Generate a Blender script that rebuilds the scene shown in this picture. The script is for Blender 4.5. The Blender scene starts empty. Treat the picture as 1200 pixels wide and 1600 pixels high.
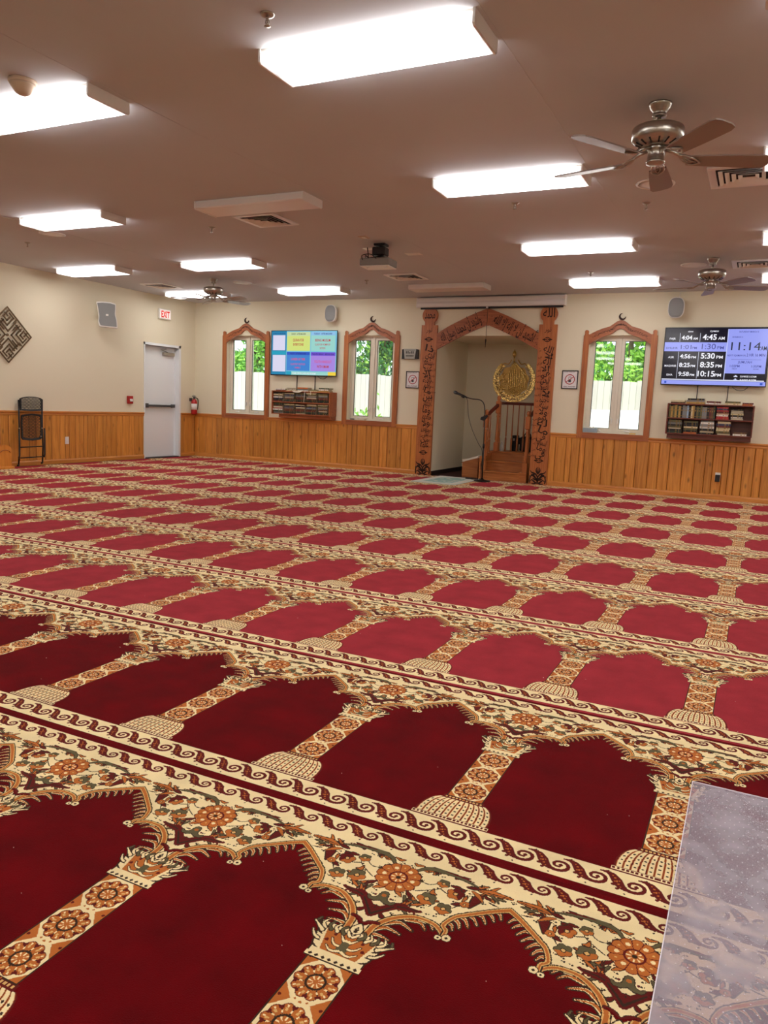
import bpy, math, random
import numpy as np
from mathutils import Vector, Matrix

# ================================================================== camera, sky, sun, exposure
S = bpy.context.scene
COL = S.collection
cam_d = bpy.data.cameras.new('camera')
cam_d.sensor_fit = 'HORIZONTAL'; cam_d.sensor_width = 36.0
cam_d.lens = 1192.44 / 1200 * 36.0
cam_d.clip_start = .02; cam_d.clip_end = 200
cam = bpy.data.objects.new('camera', cam_d); COL.objects.link(cam)
YAW, PITCH, ROLL = math.radians(-25.662), math.radians(-7.996), math.radians(2.462)
_f = Vector((math.sin(YAW) * math.cos(PITCH), math.cos(YAW) * math.cos(PITCH), math.sin(PITCH)))
_r0 = Vector((math.cos(YAW), -math.sin(YAW), 0)); _u0 = _r0.cross(_f)
_r = math.cos(ROLL) * _r0 + math.sin(ROLL) * _u0
_u = -math.sin(ROLL) * _r0 + math.cos(ROLL) * _u0
cam.matrix_world = Matrix(((_r.x, _u.x, -_f.x, 0), (_r.y, _u.y, -_f.y, 0), (_r.z, _u.z, -_f.z, 1.1927), (0, 0, 0, 1)))
S.camera = cam

W_ = bpy.data.worlds.new('bright_overcast_sky'); S.world = W_; W_.use_nodes = True
W_.node_tree.nodes['Background'].inputs[0].default_value = (.86, .93, 1, 1)
W_.node_tree.nodes['Background'].inputs[1].default_value = 2.1
sun_d = bpy.data.lights.new('sun', 'SUN'); sun_d.energy = 2.2; sun_d.angle = .15; sun_d.color = (1, .96, .88)
sun = bpy.data.objects.new('sun', sun_d); COL.objects.link(sun)
sun.rotation_euler = Vector((.25, .55, -.8)).to_track_quat('-Z', 'Y').to_euler()
LAMP = 11.5                                          # radiance of the fluorescent lenses
S.view_settings.view_transform = 'Standard'; S.view_settings.look = 'None'
S.view_settings.gamma = 1.0; S.view_settings.use_curve_mapping = False
S.view_settings.exposure = 0.08
S.cycles.use_denoising = True

# ================================================================== materials
def srgb(*c):
    c = [x / 255 for x in c]
    return tuple(x / 12.92 if x <= .04045 else ((x + .055) / 1.055) ** 2.4 for x in c) + (1,)

def mat(name, col, rough=.6, metal=0, noise=None, bump=None, var=None, spec=.5, emit=None, sheen=0, coat=0):
    """noise = (scale, amount, stretch xyz) darker/lighter mottling; bump = (scale, strength, distance); var = per-object value spread"""
    m = bpy.data.materials.new(name); m.use_nodes = True
    nt = m.node_tree; N = nt.nodes; L = nt.links
    b = N['Principled BSDF']
    b.inputs['Roughness'].default_value = rough; b.inputs['Metallic'].default_value = metal
    b.inputs['Specular IOR Level'].default_value = spec
    b.inputs['Sheen Weight'].default_value = sheen
    b.inputs['Coat Weight'].default_value = coat
    if sheen: b.inputs['Sheen Roughness'].default_value = .45; b.inputs['Sheen Tint'].default_value = tuple(min(1, x*1.6+.12) for x in col[:3]) + (1,)
    b.inputs['Base Color'].default_value = col
    src = None
    tc = N.new('ShaderNodeTexCoord')
    if noise:
        mp = N.new('ShaderNodeMapping'); mp.inputs['Scale'].default_value = noise[2] if len(noise) > 2 else (1, 1, 1)
        L.new(tc.outputs['Object'], mp.inputs[0])
        nz = N.new('ShaderNodeTexNoise'); nz.inputs['Scale'].default_value = noise[0]; nz.inputs['Detail'].default_value = 5
        L.new(mp.outputs[0], nz.inputs['Vector'])
        mr = N.new('ShaderNodeMapRange'); mr.inputs[1].default_value = .3; mr.inputs[2].default_value = .7
        mr.inputs[3].default_value = 1 - noise[1]; mr.inputs[4].default_value = 1 + noise[1]
        L.new(nz.outputs[0], mr.inputs[0]); src = mr.outputs[0]
    if var:
        oi = N.new('ShaderNodeObjectInfo'); mr = N.new('ShaderNodeMapRange')
        mr.inputs[3].default_value = 1 - var; mr.inputs[4].default_value = 1 + var
        L.new(oi.outputs['Random'], mr.inputs[0])
        if src:
            mu = N.new('ShaderNodeMath'); mu.operation = 'MULTIPLY'; L.new(src, mu.inputs[0]); L.new(mr.outputs[0], mu.inputs[1]); src = mu.outputs[0]
        else: src = mr.outputs[0]
    if src:
        vm = N.new('ShaderNodeVectorMath'); vm.operation = 'SCALE'; vm.inputs[0].default_value = col[:3]
        L.new(src, vm.inputs['Scale']); L.new(vm.outputs[0], b.inputs['Base Color'])
    if bump:
        nz = N.new('ShaderNodeTexNoise'); nz.inputs['Scale'].default_value = bump[0]; nz.inputs['Detail'].default_value = 3
        L.new(tc.outputs['Object'], nz.inputs['Vector'])
        bp = N.new('ShaderNodeBump'); bp.inputs['Strength'].default_value = bump[1]; bp.inputs['Distance'].default_value = bump[2]
        L.new(nz.outputs[0], bp.inputs['Height']); L.new(bp.outputs[0], b.inputs['Normal'])
    if emit:
        b.inputs['Emission Color'].default_value = col; b.inputs['Emission Strength'].default_value = emit
    return m

def wood(name, light, dark, axis='z', var=.16, knots=False, rough=.42, coat=.15, scale=1.0, spec=.5):
    m = bpy.data.materials.new(name); m.use_nodes = True
    nt = m.node_tree; N = nt.nodes; L = nt.links; b = N['Principled BSDF']
    tc = N.new('ShaderNodeTexCoord'); oi = N.new('ShaderNodeObjectInfo')
    add = N.new('ShaderNodeVectorMath'); add.operation = 'MULTIPLY_ADD'
    cmb = N.new('ShaderNodeCombineXYZ')
    for i in range(3): L.new(oi.outputs['Random'], cmb.inputs[i])
    L.new(cmb.outputs[0], add.inputs[0]); add.inputs[1].default_value = (37, 53, 71)
    L.new(tc.outputs['Object'], add.inputs[2])
    mp = N.new('ShaderNodeMapping')
    k = {'x': (.8, 14, 14), 'y': (14, .8, 14), 'z': (14, 14, .8)}[axis]
    mp.inputs['Scale'].default_value = tuple(q * scale for q in k)
    L.new(add.outputs[0], mp.inputs[0])
    nz = N.new('ShaderNodeTexNoise'); nz.inputs['Scale'].default_value = 2.2; nz.inputs['Detail'].default_value = 6; nz.inputs['Distortion'].default_value = 1.2
    L.new(mp.outputs[0], nz.inputs['Vector'])
    cr = N.new('ShaderNodeValToRGB'); cr.color_ramp.elements[0].position = .3; cr.color_ramp.elements[1].position = .7
    cr.color_ramp.elements[0].color = dark; cr.color_ramp.elements[1].color = light
    L.new(nz.outputs[0], cr.inputs[0]); col = cr.outputs[0]
    if knots:
        mp2 = N.new('ShaderNodeMapping'); k2 = {'x': (.45, 1, 1), 'y': (1, .45, 1), 'z': (1, 1, .45)}[axis]
        mp2.inputs['Scale'].default_value = k2; L.new(add.outputs[0], mp2.inputs[0])
        vo = N.new('ShaderNodeTexVoronoi'); vo.inputs['Scale'].default_value = 6.5; vo.inputs['Randomness'].default_value = 1
        L.new(mp2.outputs[0], vo.inputs['Vector'])
        r2 = N.new('ShaderNodeMapRange'); r2.inputs[1].default_value = .03; r2.inputs[2].default_value = .16; r2.inputs[3].default_value = .40; r2.inputs[4].default_value = 1
        L.new(vo.outputs[0], r2.inputs[0])
        v2 = N.new('ShaderNodeVectorMath'); v2.operation = 'SCALE'; L.new(col, v2.inputs[0]); L.new(r2.outputs[0], v2.inputs['Scale']); col = v2.outputs[0]
    mr = N.new('ShaderNodeMapRange'); mr.inputs[3].default_value = 1 - var; mr.inputs[4].default_value = 1 + var
    L.new(oi.outputs['Random'], mr.inputs[0])
    vm = N.new('ShaderNodeVectorMath'); vm.operation = 'SCALE'; L.new(col, vm.inputs[0]); L.new(mr.outputs[0], vm.inputs['Scale'])
    L.new(vm.outputs[0], b.inputs['Base Color'])
    b.inputs['Roughness'].default_value = rough; b.inputs['Coat Weight'].default_value = coat; b.inputs['Coat Roughness'].default_value = .3
    b.inputs['Specular IOR Level'].default_value = spec
    return m

def glow(name, col, strength=1.0):
    m = bpy.data.materials.new(name); m.use_nodes = True
    nt = m.node_tree; N = nt.nodes; L = nt.links; N.clear()
    o = N.new('ShaderNodeOutputMaterial'); e = N.new('ShaderNodeEmission'); g = N.new('ShaderNodeBsdfGlossy'); a = N.new('ShaderNodeMixShader')
    e.inputs[0].default_value = col; e.inputs[1].default_value = strength
    g.inputs['Roughness'].default_value = .12; fr = N.new('ShaderNodeFresnel'); fr.inputs[0].default_value = 1.45
    L.new(fr.outputs[0], a.inputs[0]); L.new(e.outputs[0], a.inputs[1]); L.new(g.outputs[0], a.inputs[2]); L.new(a.outputs[0], o.inputs[0])
    return m

def glass(name, tint=(.93, .97, .95, 1)):
    m = bpy.data.materials.new(name); m.use_nodes = True
    nt = m.node_tree; N = nt.nodes; L = nt.links; N.clear()
    o = N.new('ShaderNodeOutputMaterial'); t = N.new('ShaderNodeBsdfTransparent'); g = N.new('ShaderNodeBsdfGlossy'); a = N.new('ShaderNodeMixShader')
    t.inputs[0].default_value = tint; g.inputs['Roughness'].default_value = .02
    lw = N.new('ShaderNodeLayerWeight'); pw = N.new('ShaderNodeMath'); pw.operation = 'POWER'; pw.inputs[1].default_value = 4
    ma = N.new('ShaderNodeMath'); ma.operation = 'MULTIPLY_ADD'; ma.inputs[1].default_value = .8; ma.inputs[2].default_value = .04
    L.new(lw.outputs['Facing'], pw.inputs[0]); L.new(pw.outputs[0], ma.inputs[0]); L.new(ma.outputs[0], a.inputs[0]); L.new(t.outputs[0], a.inputs[1]); L.new(g.outputs[0], a.inputs[2]); L.new(a.outputs[0], o.inputs[0])
    return m

M = {}
M['wall'] = mat('cream_wall_paint', srgb(230, 222, 197), .75, bump=(220, .12, .001), spec=.25)
M['ceil'] = mat('ceiling_paint', srgb(200, 202, 207), .85, noise=(.7, .03), bump=(140, .15, .001), spec=.2)
M['vinyl'] = mat('white_vinyl', srgb(225, 218, 200), .4)
M['white'] = mat('white_enamel', srgb(232, 230, 226), .35)
M['whiteplastic'] = mat('white_plastic', srgb(235, 233, 228), .45)
M['door'] = mat('pale_blue_grey_paint', srgb(236, 240, 242), .4)
M['steel'] = mat('brushed_nickel', srgb(176, 170, 160), .28, 1, noise=(6, .12, (1, 1, 30)))
M['darksteel'] = mat('dark_steel', srgb(92, 92, 96), .35, .9)
M['black'] = mat('black_plastic', srgb(22, 21, 22), .45)
M['blackmetal'] = mat('black_enamelled_metal', srgb(18, 17, 18), .35, .2)
M['darkgap'] = mat('dark_gap', srgb(26, 20, 16), .9)
M['groove'] = mat('stained_backing_board', srgb(70, 34, 12), .9)
M['pine'] = wood('honey_pine', srgb(224, 156, 70), srgb(190, 118, 44), 'z', .15, True)
M['pinex'] = wood('honey_pine_trim_x', srgb(218, 148, 70), srgb(190, 116, 46), 'x', .05)
M['piney'] = wood('honey_pine_trim_y', srgb(218, 148, 70), srgb(190, 116, 46), 'y', .05)
M['redoakz'] = wood('carved_red_oak_z', srgb(192, 116, 60), srgb(156, 84, 40), 'z', .06)
M['redoakx'] = wood('carved_red_oak_x', srgb(180, 104, 58), srgb(142, 74, 38), 'x', .06)
M['cherry'] = wood('cherry_wood', srgb(122, 52, 32), srgb(88, 34, 22), 'x', .08)
M['oakshelf'] = wood('oiled_oak', srgb(178, 100, 52), srgb(138, 70, 34), 'x', .08)
M['stair'] = wood('stair_oak', srgb(190, 118, 58), srgb(152, 84, 36), 'x', .10)
M['stairz'] = wood('stair_oak_upright', srgb(186, 112, 56), srgb(148, 80, 34), 'z', .12)
M['engrave'] = mat('burnt_engraving', srgb(44, 22, 14), .8)
M['brass'] = mat('polished_brass', srgb(240, 212, 136), .20, .95, bump=(38, .8, .008))
M['bronze'] = mat('antique_bronze', srgb(120, 100, 76), .35, .85)
M['blade'] = mat('taupe_fan_blade', srgb(134, 116, 106), .28, var=.04)
M['fabric'] = mat('grey_grille_cloth', srgb(140, 142, 142), .8, bump=(900, .2, .001))
M['red'] = mat('red_enamel', srgb(170, 22, 24), .3)
M['paper'] = mat('paper', srgb(232, 224, 206), .8, noise=(3, .04))
M['pages'] = mat('book_pages', srgb(214, 200, 168), .85, noise=(60, .18, (.2, .2, 6)))
M['glass'] = glass('window_glass')
M['stem'] = mat('bark', srgb(96, 80, 62), .9, noise=(8, .2))
M['fence'] = mat('white_washed_fence', srgb(206, 198, 190), .75, noise=(3, .06, (1, 1, .3)), var=.06)
M['gravel'] = mat('pale_gravel', srgb(226, 220, 212), .9, noise=(14, .25), bump=(25, .6, .03))
for i, c in enumerate([(96, 150, 44), (60, 118, 46), (132, 176, 60), (44, 92, 44)]):
    M['leaf%d' % i] = mat('leaf_green_%d' % i, srgb(*[min(255, q*1.12+26) for q in c]), .6, var=.1)
# one pile colour per dyed wool, plus a nap-shaded copy of the red
def pile(name, c, mott=.10, sheen=.25):
    return mat(name, srgb(*c), .95, noise=(7, mott), bump=(330, .55, .004), spec=.1, sheen=sheen)
M['pile_red'] = pile('red_pile', (156, 42, 52), .17)
M['pile_red_shaded'] = pile('red_pile_nap_shade', (98, 0, 6), .24, .06)
M['pile_cream'] = pile('cream_pile', (248, 226, 172))
M['pile_orange'] = pile('orange_pile', (190, 108, 48))
M['pile_dark'] = pile('black_brown_pile', (58, 40, 28))
M['pile_green'] = pile('olive_pile', (98, 90, 62))
M['pile_maroon'] = pile('maroon_pile', (98, 26, 22))
M['pile_tan'] = pile('tan_pile', (222, 180, 112))

# frosted chair mat
def frosted():
    m = bpy.data.materials.new('frosted_clear_vinyl'); m.use_nodes = True
    nt = m.node_tree; N = nt.nodes; L = nt.links; b = N['Principled BSDF']; o = N['Material Output']
    b.inputs['Base Color'].default_value = srgb(214, 206, 216); b.inputs['Roughness'].default_value = .28
    b.inputs['Specular IOR Level'].default_value = .9
    t = N.new('ShaderNodeBsdfTransparent'); t.inputs[0].default_value = (.93, .9, .95, 1)
    tc = N.new('ShaderNodeTexCoord'); nz = N.new('ShaderNodeTexNoise'); nz.inputs['Scale'].default_value = 9; nz.inputs['Detail'].default_value = 8
    L.new(tc.outputs['Object'], nz.inputs['Vector'])
    mr = N.new('ShaderNodeMapRange'); mr.inputs[1].default_value = .3; mr.inputs[2].default_value = .75; mr.inputs[3].default_value = .18; mr.inputs[4].default_value = .44
    L.new(nz.outputs[0], mr.inputs[0])
    n2 = N.new('ShaderNodeTexNoise'); n2.inputs['Scale'].default_value = 160; n2.inputs['Detail'].default_value = 2
    L.new(tc.outputs['Object'], n2.inputs['Vector'])
    bp = N.new('ShaderNodeBump'); bp.inputs['Strength'].default_value = .35; bp.inputs['Distance'].default_value = .002
    L.new(n2.outputs[0], bp.inputs['Height']); L.new(bp.outputs[0], b.inputs['Normal'])
    x = N.new('ShaderNodeMixShader'); L.new(mr.outputs[0], x.inputs[0]); L.new(t.outputs[0], x.inputs[1]); L.new(b.outputs[0], x.inputs[2]); L.new(x.outputs[0], o.inputs[0])
    return m
M['frost'] = frosted()

# fluorescent lens: two tubes glow through the prismatic acrylic
def lens(lit):
    m = bpy.data.materials.new('lit_prismatic_lens' if lit else 'dead_prismatic_lens'); m.use_nodes = True
    nt = m.node_tree; N = nt.nodes; L = nt.links; b = N['Principled BSDF']
    b.inputs['Base Color'].default_value = srgb(232, 226, 222); b.inputs['Roughness'].default_value = .35
    if lit:
        tc = N.new('ShaderNodeTexCoord'); sp = N.new('ShaderNodeSeparateXYZ'); L.new(tc.outputs['Object'], sp.inputs[0])
        ab = N.new('ShaderNodeMath'); ab.operation = 'ABSOLUTE'; L.new(sp.outputs[1], ab.inputs[0])
        mr = N.new('ShaderNodeMapRange'); mr.interpolation_type = 'SMOOTHSTEP'
        mr.inputs[1].default_value = .0; mr.inputs[2].default_value = .05; mr.inputs[3].default_value = .62; mr.inputs[4].default_value = 1
        L.new(ab.outputs[0], mr.inputs[0])
        ax = N.new('ShaderNodeMath'); ax.operation = 'ABSOLUTE'; L.new(sp.outputs[0], ax.inputs[0])
        m2 = N.new('ShaderNodeMapRange'); m2.interpolation_type = 'SMOOTHSTEP'
        m2.inputs[1].default_value = .50; m2.inputs[2].default_value = .60; m2.inputs[3].default_value = 1; m2.inputs[4].default_value = .08
        L.new(ax.outputs[0], m2.inputs[0])
        # the side walls of the wrap-around lens are dimmer than its face
        m3 = N.new('ShaderNodeMapRange'); m3.inputs[1].default_value = .15; m3.inputs[2].default_value = .165; m3.inputs[3].default_value = 1; m3.inputs[4].default_value = .9
        L.new(ab.outputs[0], m3.inputs[0])
        q = N.new('ShaderNodeMath'); q.operation = 'MULTIPLY'; L.new(mr.outputs[0], q.inputs[0]); L.new(m2.outputs[0], q.inputs[1])
        q2 = N.new('ShaderNodeMath'); q2.operation = 'MULTIPLY'; L.new(q.outputs[0], q2.inputs[0]); L.new(m3.outputs[0], q2.inputs[1])
        q3 = N.new('ShaderNodeMath'); q3.operation = 'MULTIPLY'; L.new(q2.outputs[0], q3.inputs[0]); q3.inputs[1].default_value = LAMP
        b.inputs['Emission Color'].default_value = (1, .97, .955, 1)
        L.new(q3.outputs[0], b.inputs['Emission Strength'])
    return m
M['lens'] = lens(True); M['deadlens'] = lens(False)

# ================================================================== mesh building
class B:
    def __init__(s): s.v, s.f, s.m, s.s = [], [], [], []
    def add(s, vs, fs, m=0, smooth=False):
        o = len(s.v); s.v += [tuple(v) for v in vs]; s.f += [tuple(i + o for i in f) for f in fs]
        s.m += [m] * len(fs); s.s += [smooth] * len(fs); return s
    def box(s, x0, x1, y0, y1, z0, z1, m=0):
        x0, x1 = sorted((x0, x1)); y0, y1 = sorted((y0, y1)); z0, z1 = sorted((z0, z1))
        return s.add([(x0,y0,z0),(x1,y0,z0),(x1,y1,z0),(x0,y1,z0),(x0,y0,z1),(x1,y0,z1),(x1,y1,z1),(x0,y1,z1)],
                     [(3,2,1,0),(4,5,6,7),(0,1,5,4),(1,2,6,5),(2,3,7,6),(3,0,4,7)], m)
    def cbox(s, x0, x1, y0, y1, z0, z1, c=.004, m=0):
        """box with every edge chamfered"""
        x0, x1 = sorted((x0, x1)); y0, y1 = sorted((y0, y1)); z0, z1 = sorted((z0, z1))
        c = min(c, (x1-x0)/3, (y1-y0)/3, (z1-z0)/3)
        xs, ys, zs = (x0, x1), (y0, y1), (z0, z1); vs = []; idx = {}
        for i in (0,1):
            for j in (0,1):
                for k in (0,1):
                    sx, sy, sz = (1,-1)[i]*c, (1,-1)[j]*c, (1,-1)[k]*c
                    idx[i,j,k,0] = len(vs); vs.append((xs[i], ys[j]+sy, zs[k]+sz))
                    idx[i,j,k,1] = len(vs); vs.append((xs[i]+sx, ys[j], zs[k]+sz))
                    idx[i,j,k,2] = len(vs); vs.append((xs[i]+sx, ys[j]+sy, zs[k]))
        g = lambda *a: idx[a]; fs = []
        for i in (0,1): fs.append([g(i,0,0,0), g(i,1,0,0), g(i,1,1,0), g(i,0,1,0)] if i else [g(i,0,0,0), g(i,0,1,0), g(i,1,1,0), g(i,1,0,0)])
        for j in (0,1): fs.append([g(0,j,0,1), g(0,j,1,1), g(1,j,1,1), g(1,j,0,1)] if j else [g(0,j,0,1), g(1,j,0,1), g(1,j,1,1), g(0,j,1,1)])
        for k in (0,1): fs.append([g(0,0,k,2), g(1,0,k,2), g(1,1,k,2), g(0,1,k,2)] if k else [g(0,0,k,2), g(0,1,k,2), g(1,1,k,2), g(1,0,k,2)])
        for a in (0,1):
            for b_ in (0,1):
                fs.append([g(a,b_,0,0), g(a,b_,1,0), g(a,b_,1,1), g(a,b_,0,1)])
                fs.append([g(a,0,b_,0), g(a,1,b_,0), g(a,1,b_,2), g(a,0,b_,2)])
                fs.append([g(0,a,b_,1), g(1,a,b_,1), g(1,a,b_,2), g(0,a,b_,2)])
        for i in (0,1):
            for j in (0,1):
                for k in (0,1): fs.append([g(i,j,k,0), g(i,j,k,1), g(i,j,k,2)])
        return s.add(vs, fs, m)
    def prism(s, pts, fn, a, b, m=0, smooth=False):
        """extrude a 2-D outline; fn(p, q, depth) -> xyz"""
        n = len(pts)
        vs = [fn(p, q, a) for p, q in pts] + [fn(p, q, b) for p, q in pts]
        s.add(vs, [tuple(range(n)), tuple(range(2*n-1, n-1, -1))], m)
        o = len(s.v) - 2*n
        for i in range(n):
            j = (i+1) % n; s.f.append((o+i, o+n+i, o+n+j, o+j)); s.m.append(m); s.s.append(smooth)
        return s
    def lathe(s, prof, c=(0,0,0), n=24, m=0, axis='z', smooth=True):
        vs, fs = [], []
        for r, h in prof:
            for k in range(n):
                a = 2*math.pi*k/n; p, q = r*math.cos(a), r*math.sin(a)
                vs.append({'z': (c[0]+p, c[1]+q, c[2]+h), 'y': (c[0]+p, c[1]+h, c[2]+q), 'x': (c[0]+h, c[1]+p, c[2]+q)}[axis])
        for i in range(len(prof)-1):
            for k in range(n):
                j = (k+1) % n; fs.append((i*n+k, i*n+j, (i+1)*n+j, (i+1)*n+k))
        s.add(vs, fs, m, smooth)
        o = len(s.v) - len(vs)
        if prof[0][0] > 1e-6: s.f.append(tuple(o+k for k in range(n))[::-1]); s.m.append(m); s.s.append(False)
        if prof[-1][0] > 1e-6: s.f.append(tuple(o+(len(prof)-1)*n+k for k in range(n))); s.m.append(m); s.s.append(False)
        return s
    def tube(s, pts, r, n=10, m=0, caps=True):
        P = [Vector(p) for p in pts]; R = r if isinstance(r, (list, tuple)) else [r]*len(P)
        vs, fs = [], []; up = None
        for i, p in enumerate(P):
            t = (P[min(i+1, len(P)-1)] - P[max(i-1, 0)]).normalized()
            if up is None: up = t.orthogonal().normalized()
            up = (up - t*up.dot(t)); up = up.normalized() if up.length > 1e-6 else t.orthogonal().normalized()
            w = t.cross(up)
            for k in range(n):
                a = 2*math.pi*k/n; vs.append(tuple(p + (up*math.cos(a) + w*math.sin(a))*R[i]))
        for i in range(len(P)-1):
            for k in range(n):
                j = (k+1) % n; fs.append((i*n+k, i*n+j, (i+1)*n+j, (i+1)*n+k))
        s.add(vs, fs, m, True)
        if caps:
            o = len(s.v) - len(vs)
            s.f += [tuple(o+k for k in range(n))[::-1], tuple(o+(len(P)-1)*n+k for k in range(n))]; s.m += [m, m]; s.s += [False, False]
        return s
    def xf(s, Mx): s.v = [tuple(Mx @ Vector(v)) for v in s.v]; return s
    def merge(s, o, dm=0):
        k = len(s.v); s.v += o.v; s.f += [tuple(i+k for i in f) for f in o.f]; s.m += [q+dm for q in o.m]; s.s += o.s; return s

def arc(cx, cy, r, a0, a1, n=12):
    return [(cx + r*math.cos(math.radians(a0 + (a1-a0)*i/n)), cy + r*math.sin(math.radians(a0 + (a1-a0)*i/n))) for i in range(n+1)]
def bez(p, n=10):
    """Catmull-Rom through points of any dimension"""
    P = [p[0]] + list(p) + [p[-1]]; out = []
    for i in range(1, len(P)-2):
        for k in range(n):
            t = k/n
            out.append(tuple(.5*(2*b + (c-a)*t + (2*a-5*b+4*c-d)*t*t + (3*b-a-3*c+d)*t**3) for a, b, c, d in zip(P[i-1], P[i], P[i+1], P[i+2])))
    out.append(tuple(p[-1])); return out
XZ = lambda p, q, d: (p, d, q)      # outline on the back wall, depth along y
YZ = lambda p, q, d: (d, p, q)      # outline on the left wall, depth along x
XY = lambda p, q, d: (p, q, d)

def obj(name, b, mats, parent=None, loc=None, bevel=0):
    me = bpy.data.meshes.new(name)
    org = Vector(loc) if loc is not None else (parent_org(parent) if parent else Vector((0,0,0)))
    me.from_pydata([tuple(Vector(v) - org) for v in b.v], [], b.f)
    for m in (mats if isinstance(mats, (list, tuple)) else [mats]): me.materials.append(M[m] if isinstance(m, str) else m)
    me.polygons.foreach_set('material_index', b.m); me.polygons.foreach_set('use_smooth', b.s)
    me.update()
    o = bpy.data.objects.new(name, me); COL.objects.link(o)
    if parent: o.parent = parent
    else: o.location = org
    if bevel:
        q = o.modifiers.new('bevel', 'BEVEL'); q.width = bevel; q.segments = 2; q.limit_method = 'ANGLE'
    return o
def parent_org(p):
    v = Vector((0,0,0))
    while p is not None: v += p.location; p = p.parent
    return v
def tag(o, label, cat, group=None):
    o['label'] = label; o['category'] = cat
    if group: o['group'] = group
    return o
def thing(name, label, cat, loc=(0,0,0), group=None):
    o = bpy.data.objects.new(name, None); o.empty_display_size = .05; COL.objects.link(o); o.location = loc
    return tag(o, label, cat, group)
def struct(name, b, mats, parent=None, **k):
    o = obj(name, b, mats, parent, **k)
    if parent is None: o['kind'] = 'structure'
    return o
def dup(root, loc, label, group=None, rz=0):
    r = root.copy(); COL.objects.link(r); r.location = loc; r.rotation_euler = (0,0,rz); r['label'] = label
    if group: r['group'] = group
    def rec(a, b):
        for ch in list(a.children):
            c = ch.copy(); COL.objects.link(c); c.parent = b; rec(ch, c)
    rec(root, r); return r

# ------------------------------------------------------------------ lettering
_tc = {}
def glyphs(t, size, align='CENTER', bold=0):
    k = (t, bold)
    if k not in _tc:
        c = bpy.data.curves.new('t', 'FONT'); c.body = t; c.size = 1; c.resolution_u = 3; c.offset = bold
        c.align_x = 'LEFT'; o = bpy.data.objects.new('t', c); COL.objects.link(o)
        dg = bpy.context.evaluated_depsgraph_get()
        me = bpy.data.meshes.new_from_object(o.evaluated_get(dg))
        V = [tuple(v.co) for v in me.vertices]; F = [tuple(p.vertices) for p in me.polygons]
        bpy.data.objects.remove(o); bpy.data.curves.remove(c); bpy.data.meshes.remove(me)
        _tc[k] = (V, F)
    V, F = _tc[k]
    if not V: return [], []
    xs = [v[0] for v in V]; w0, w1 = min(xs), max(xs)
    dx = {'CENTER': -(w0+w1)/2, 'LEFT': -w0, 'RIGHT': -w1}[align]
    return [((v[0]+dx)*size, v[1]*size) for v in V], F
def text(b, t, fn, x, z, size, depth, m=0, align='CENTER', width=None, bold=0, rot=0, thick=0):
    V, F = glyphs(t, size, align, bold)
    if not V: return
    if width:
        xs = [v[0] for v in V]; w = max(xs) - min(xs)
        if w > 0: V = [(v[0]*width/w, v[1]) for v in V]
    ca, sa = math.cos(rot), math.sin(rot)
    b.add([fn(x + v[0]*ca - v[1]*sa, z + v[0]*sa + v[1]*ca, depth) for v in V], F, m)
FORMS = {}
def _f4(c, b, n=4): FORMS[c] = tuple(chr(b+i) for i in range(n))
for c, b, n in [('ا',0xFE8D,2),('ب',0xFE8F,4),('ة',0xFE93,2),('ت',0xFE95,4),('ث',0xFE99,4),('ج',0xFE9D,4),('ح',0xFEA1,4),('خ',0xFEA5,4),('د',0xFEA9,2),('ذ',0xFEAB,2),
                ('ر',0xFEAD,2),('ز',0xFEAF,2),('س',0xFEB1,4),('ش',0xFEB5,4),('ص',0xFEB9,4),('ض',0xFEBD,4),('ط',0xFEC1,4),('ظ',0xFEC5,4),('ع',0xFEC9,4),('غ',0xFECD,4),
                ('ف',0xFED1,4),('ق',0xFED5,4),('ك',0xFED9,4),('ل',0xFEDD,4),('م',0xFEE1,4),('ن',0xFEE5,4),('ه',0xFEE9,4),('و',0xFEED,2),('ى',0xFEEF,2),('ي',0xFEF1,4),
                ('أ',0xFE83,2),('إ',0xFE87,2),('آ',0xFE81,2),('ئ',0xFE89,4),('ؤ',0xFE85,2),('ء',0xFE80,1)]: _f4(c, b, n)
def arabic(s):
    """joined letter forms in visual (left-to-right) order"""
    words = []
    for w in s.split():
        if w == 'الله': words.append('\uFEEA\uFEE0\uFEDF\uFE8D'); continue
        out = []; prev = False; i = 0
        while i < len(w):
            c = w[i]
            if c == 'ل' and i+1 < len(w) and w[i+1] == 'ا':
                out.append('\uFEFC' if prev else '\uFEFB'); prev = False; i += 2; continue
            f = FORMS.get(c)
            if not f: out.append(c); prev = False; i += 1; continue
            nxt = i+1 < len(w) and w[i+1] in FORMS and len(FORMS[w[i+1]]) > 1
            if len(f) == 4: out.append(f[3] if prev and nxt else f[2] if nxt else f[1] if prev else f[0]); prev = nxt
            elif len(f) == 2: out.append(f[1] if prev else f[0]); prev = False
            else: out.append(f[0]); prev = False
            i += 1
        words.append(''.join(reversed(out)))
    return ' '.join(reversed(words))

# ------------------------------------------------------------------ carpet pattern (woven knots, one repeat)
DX, DY = 0.58132, 1.16373          # one prayer place
VS = 0.190                         # seam (middle of the red stripe) above the rosette axis
NU, NV = 150, 600                  # knots in half a repeat, knots along it
RED, CREAM, ORANGE, DARK, GREEN, MAROON, TAN = range(7)

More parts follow.
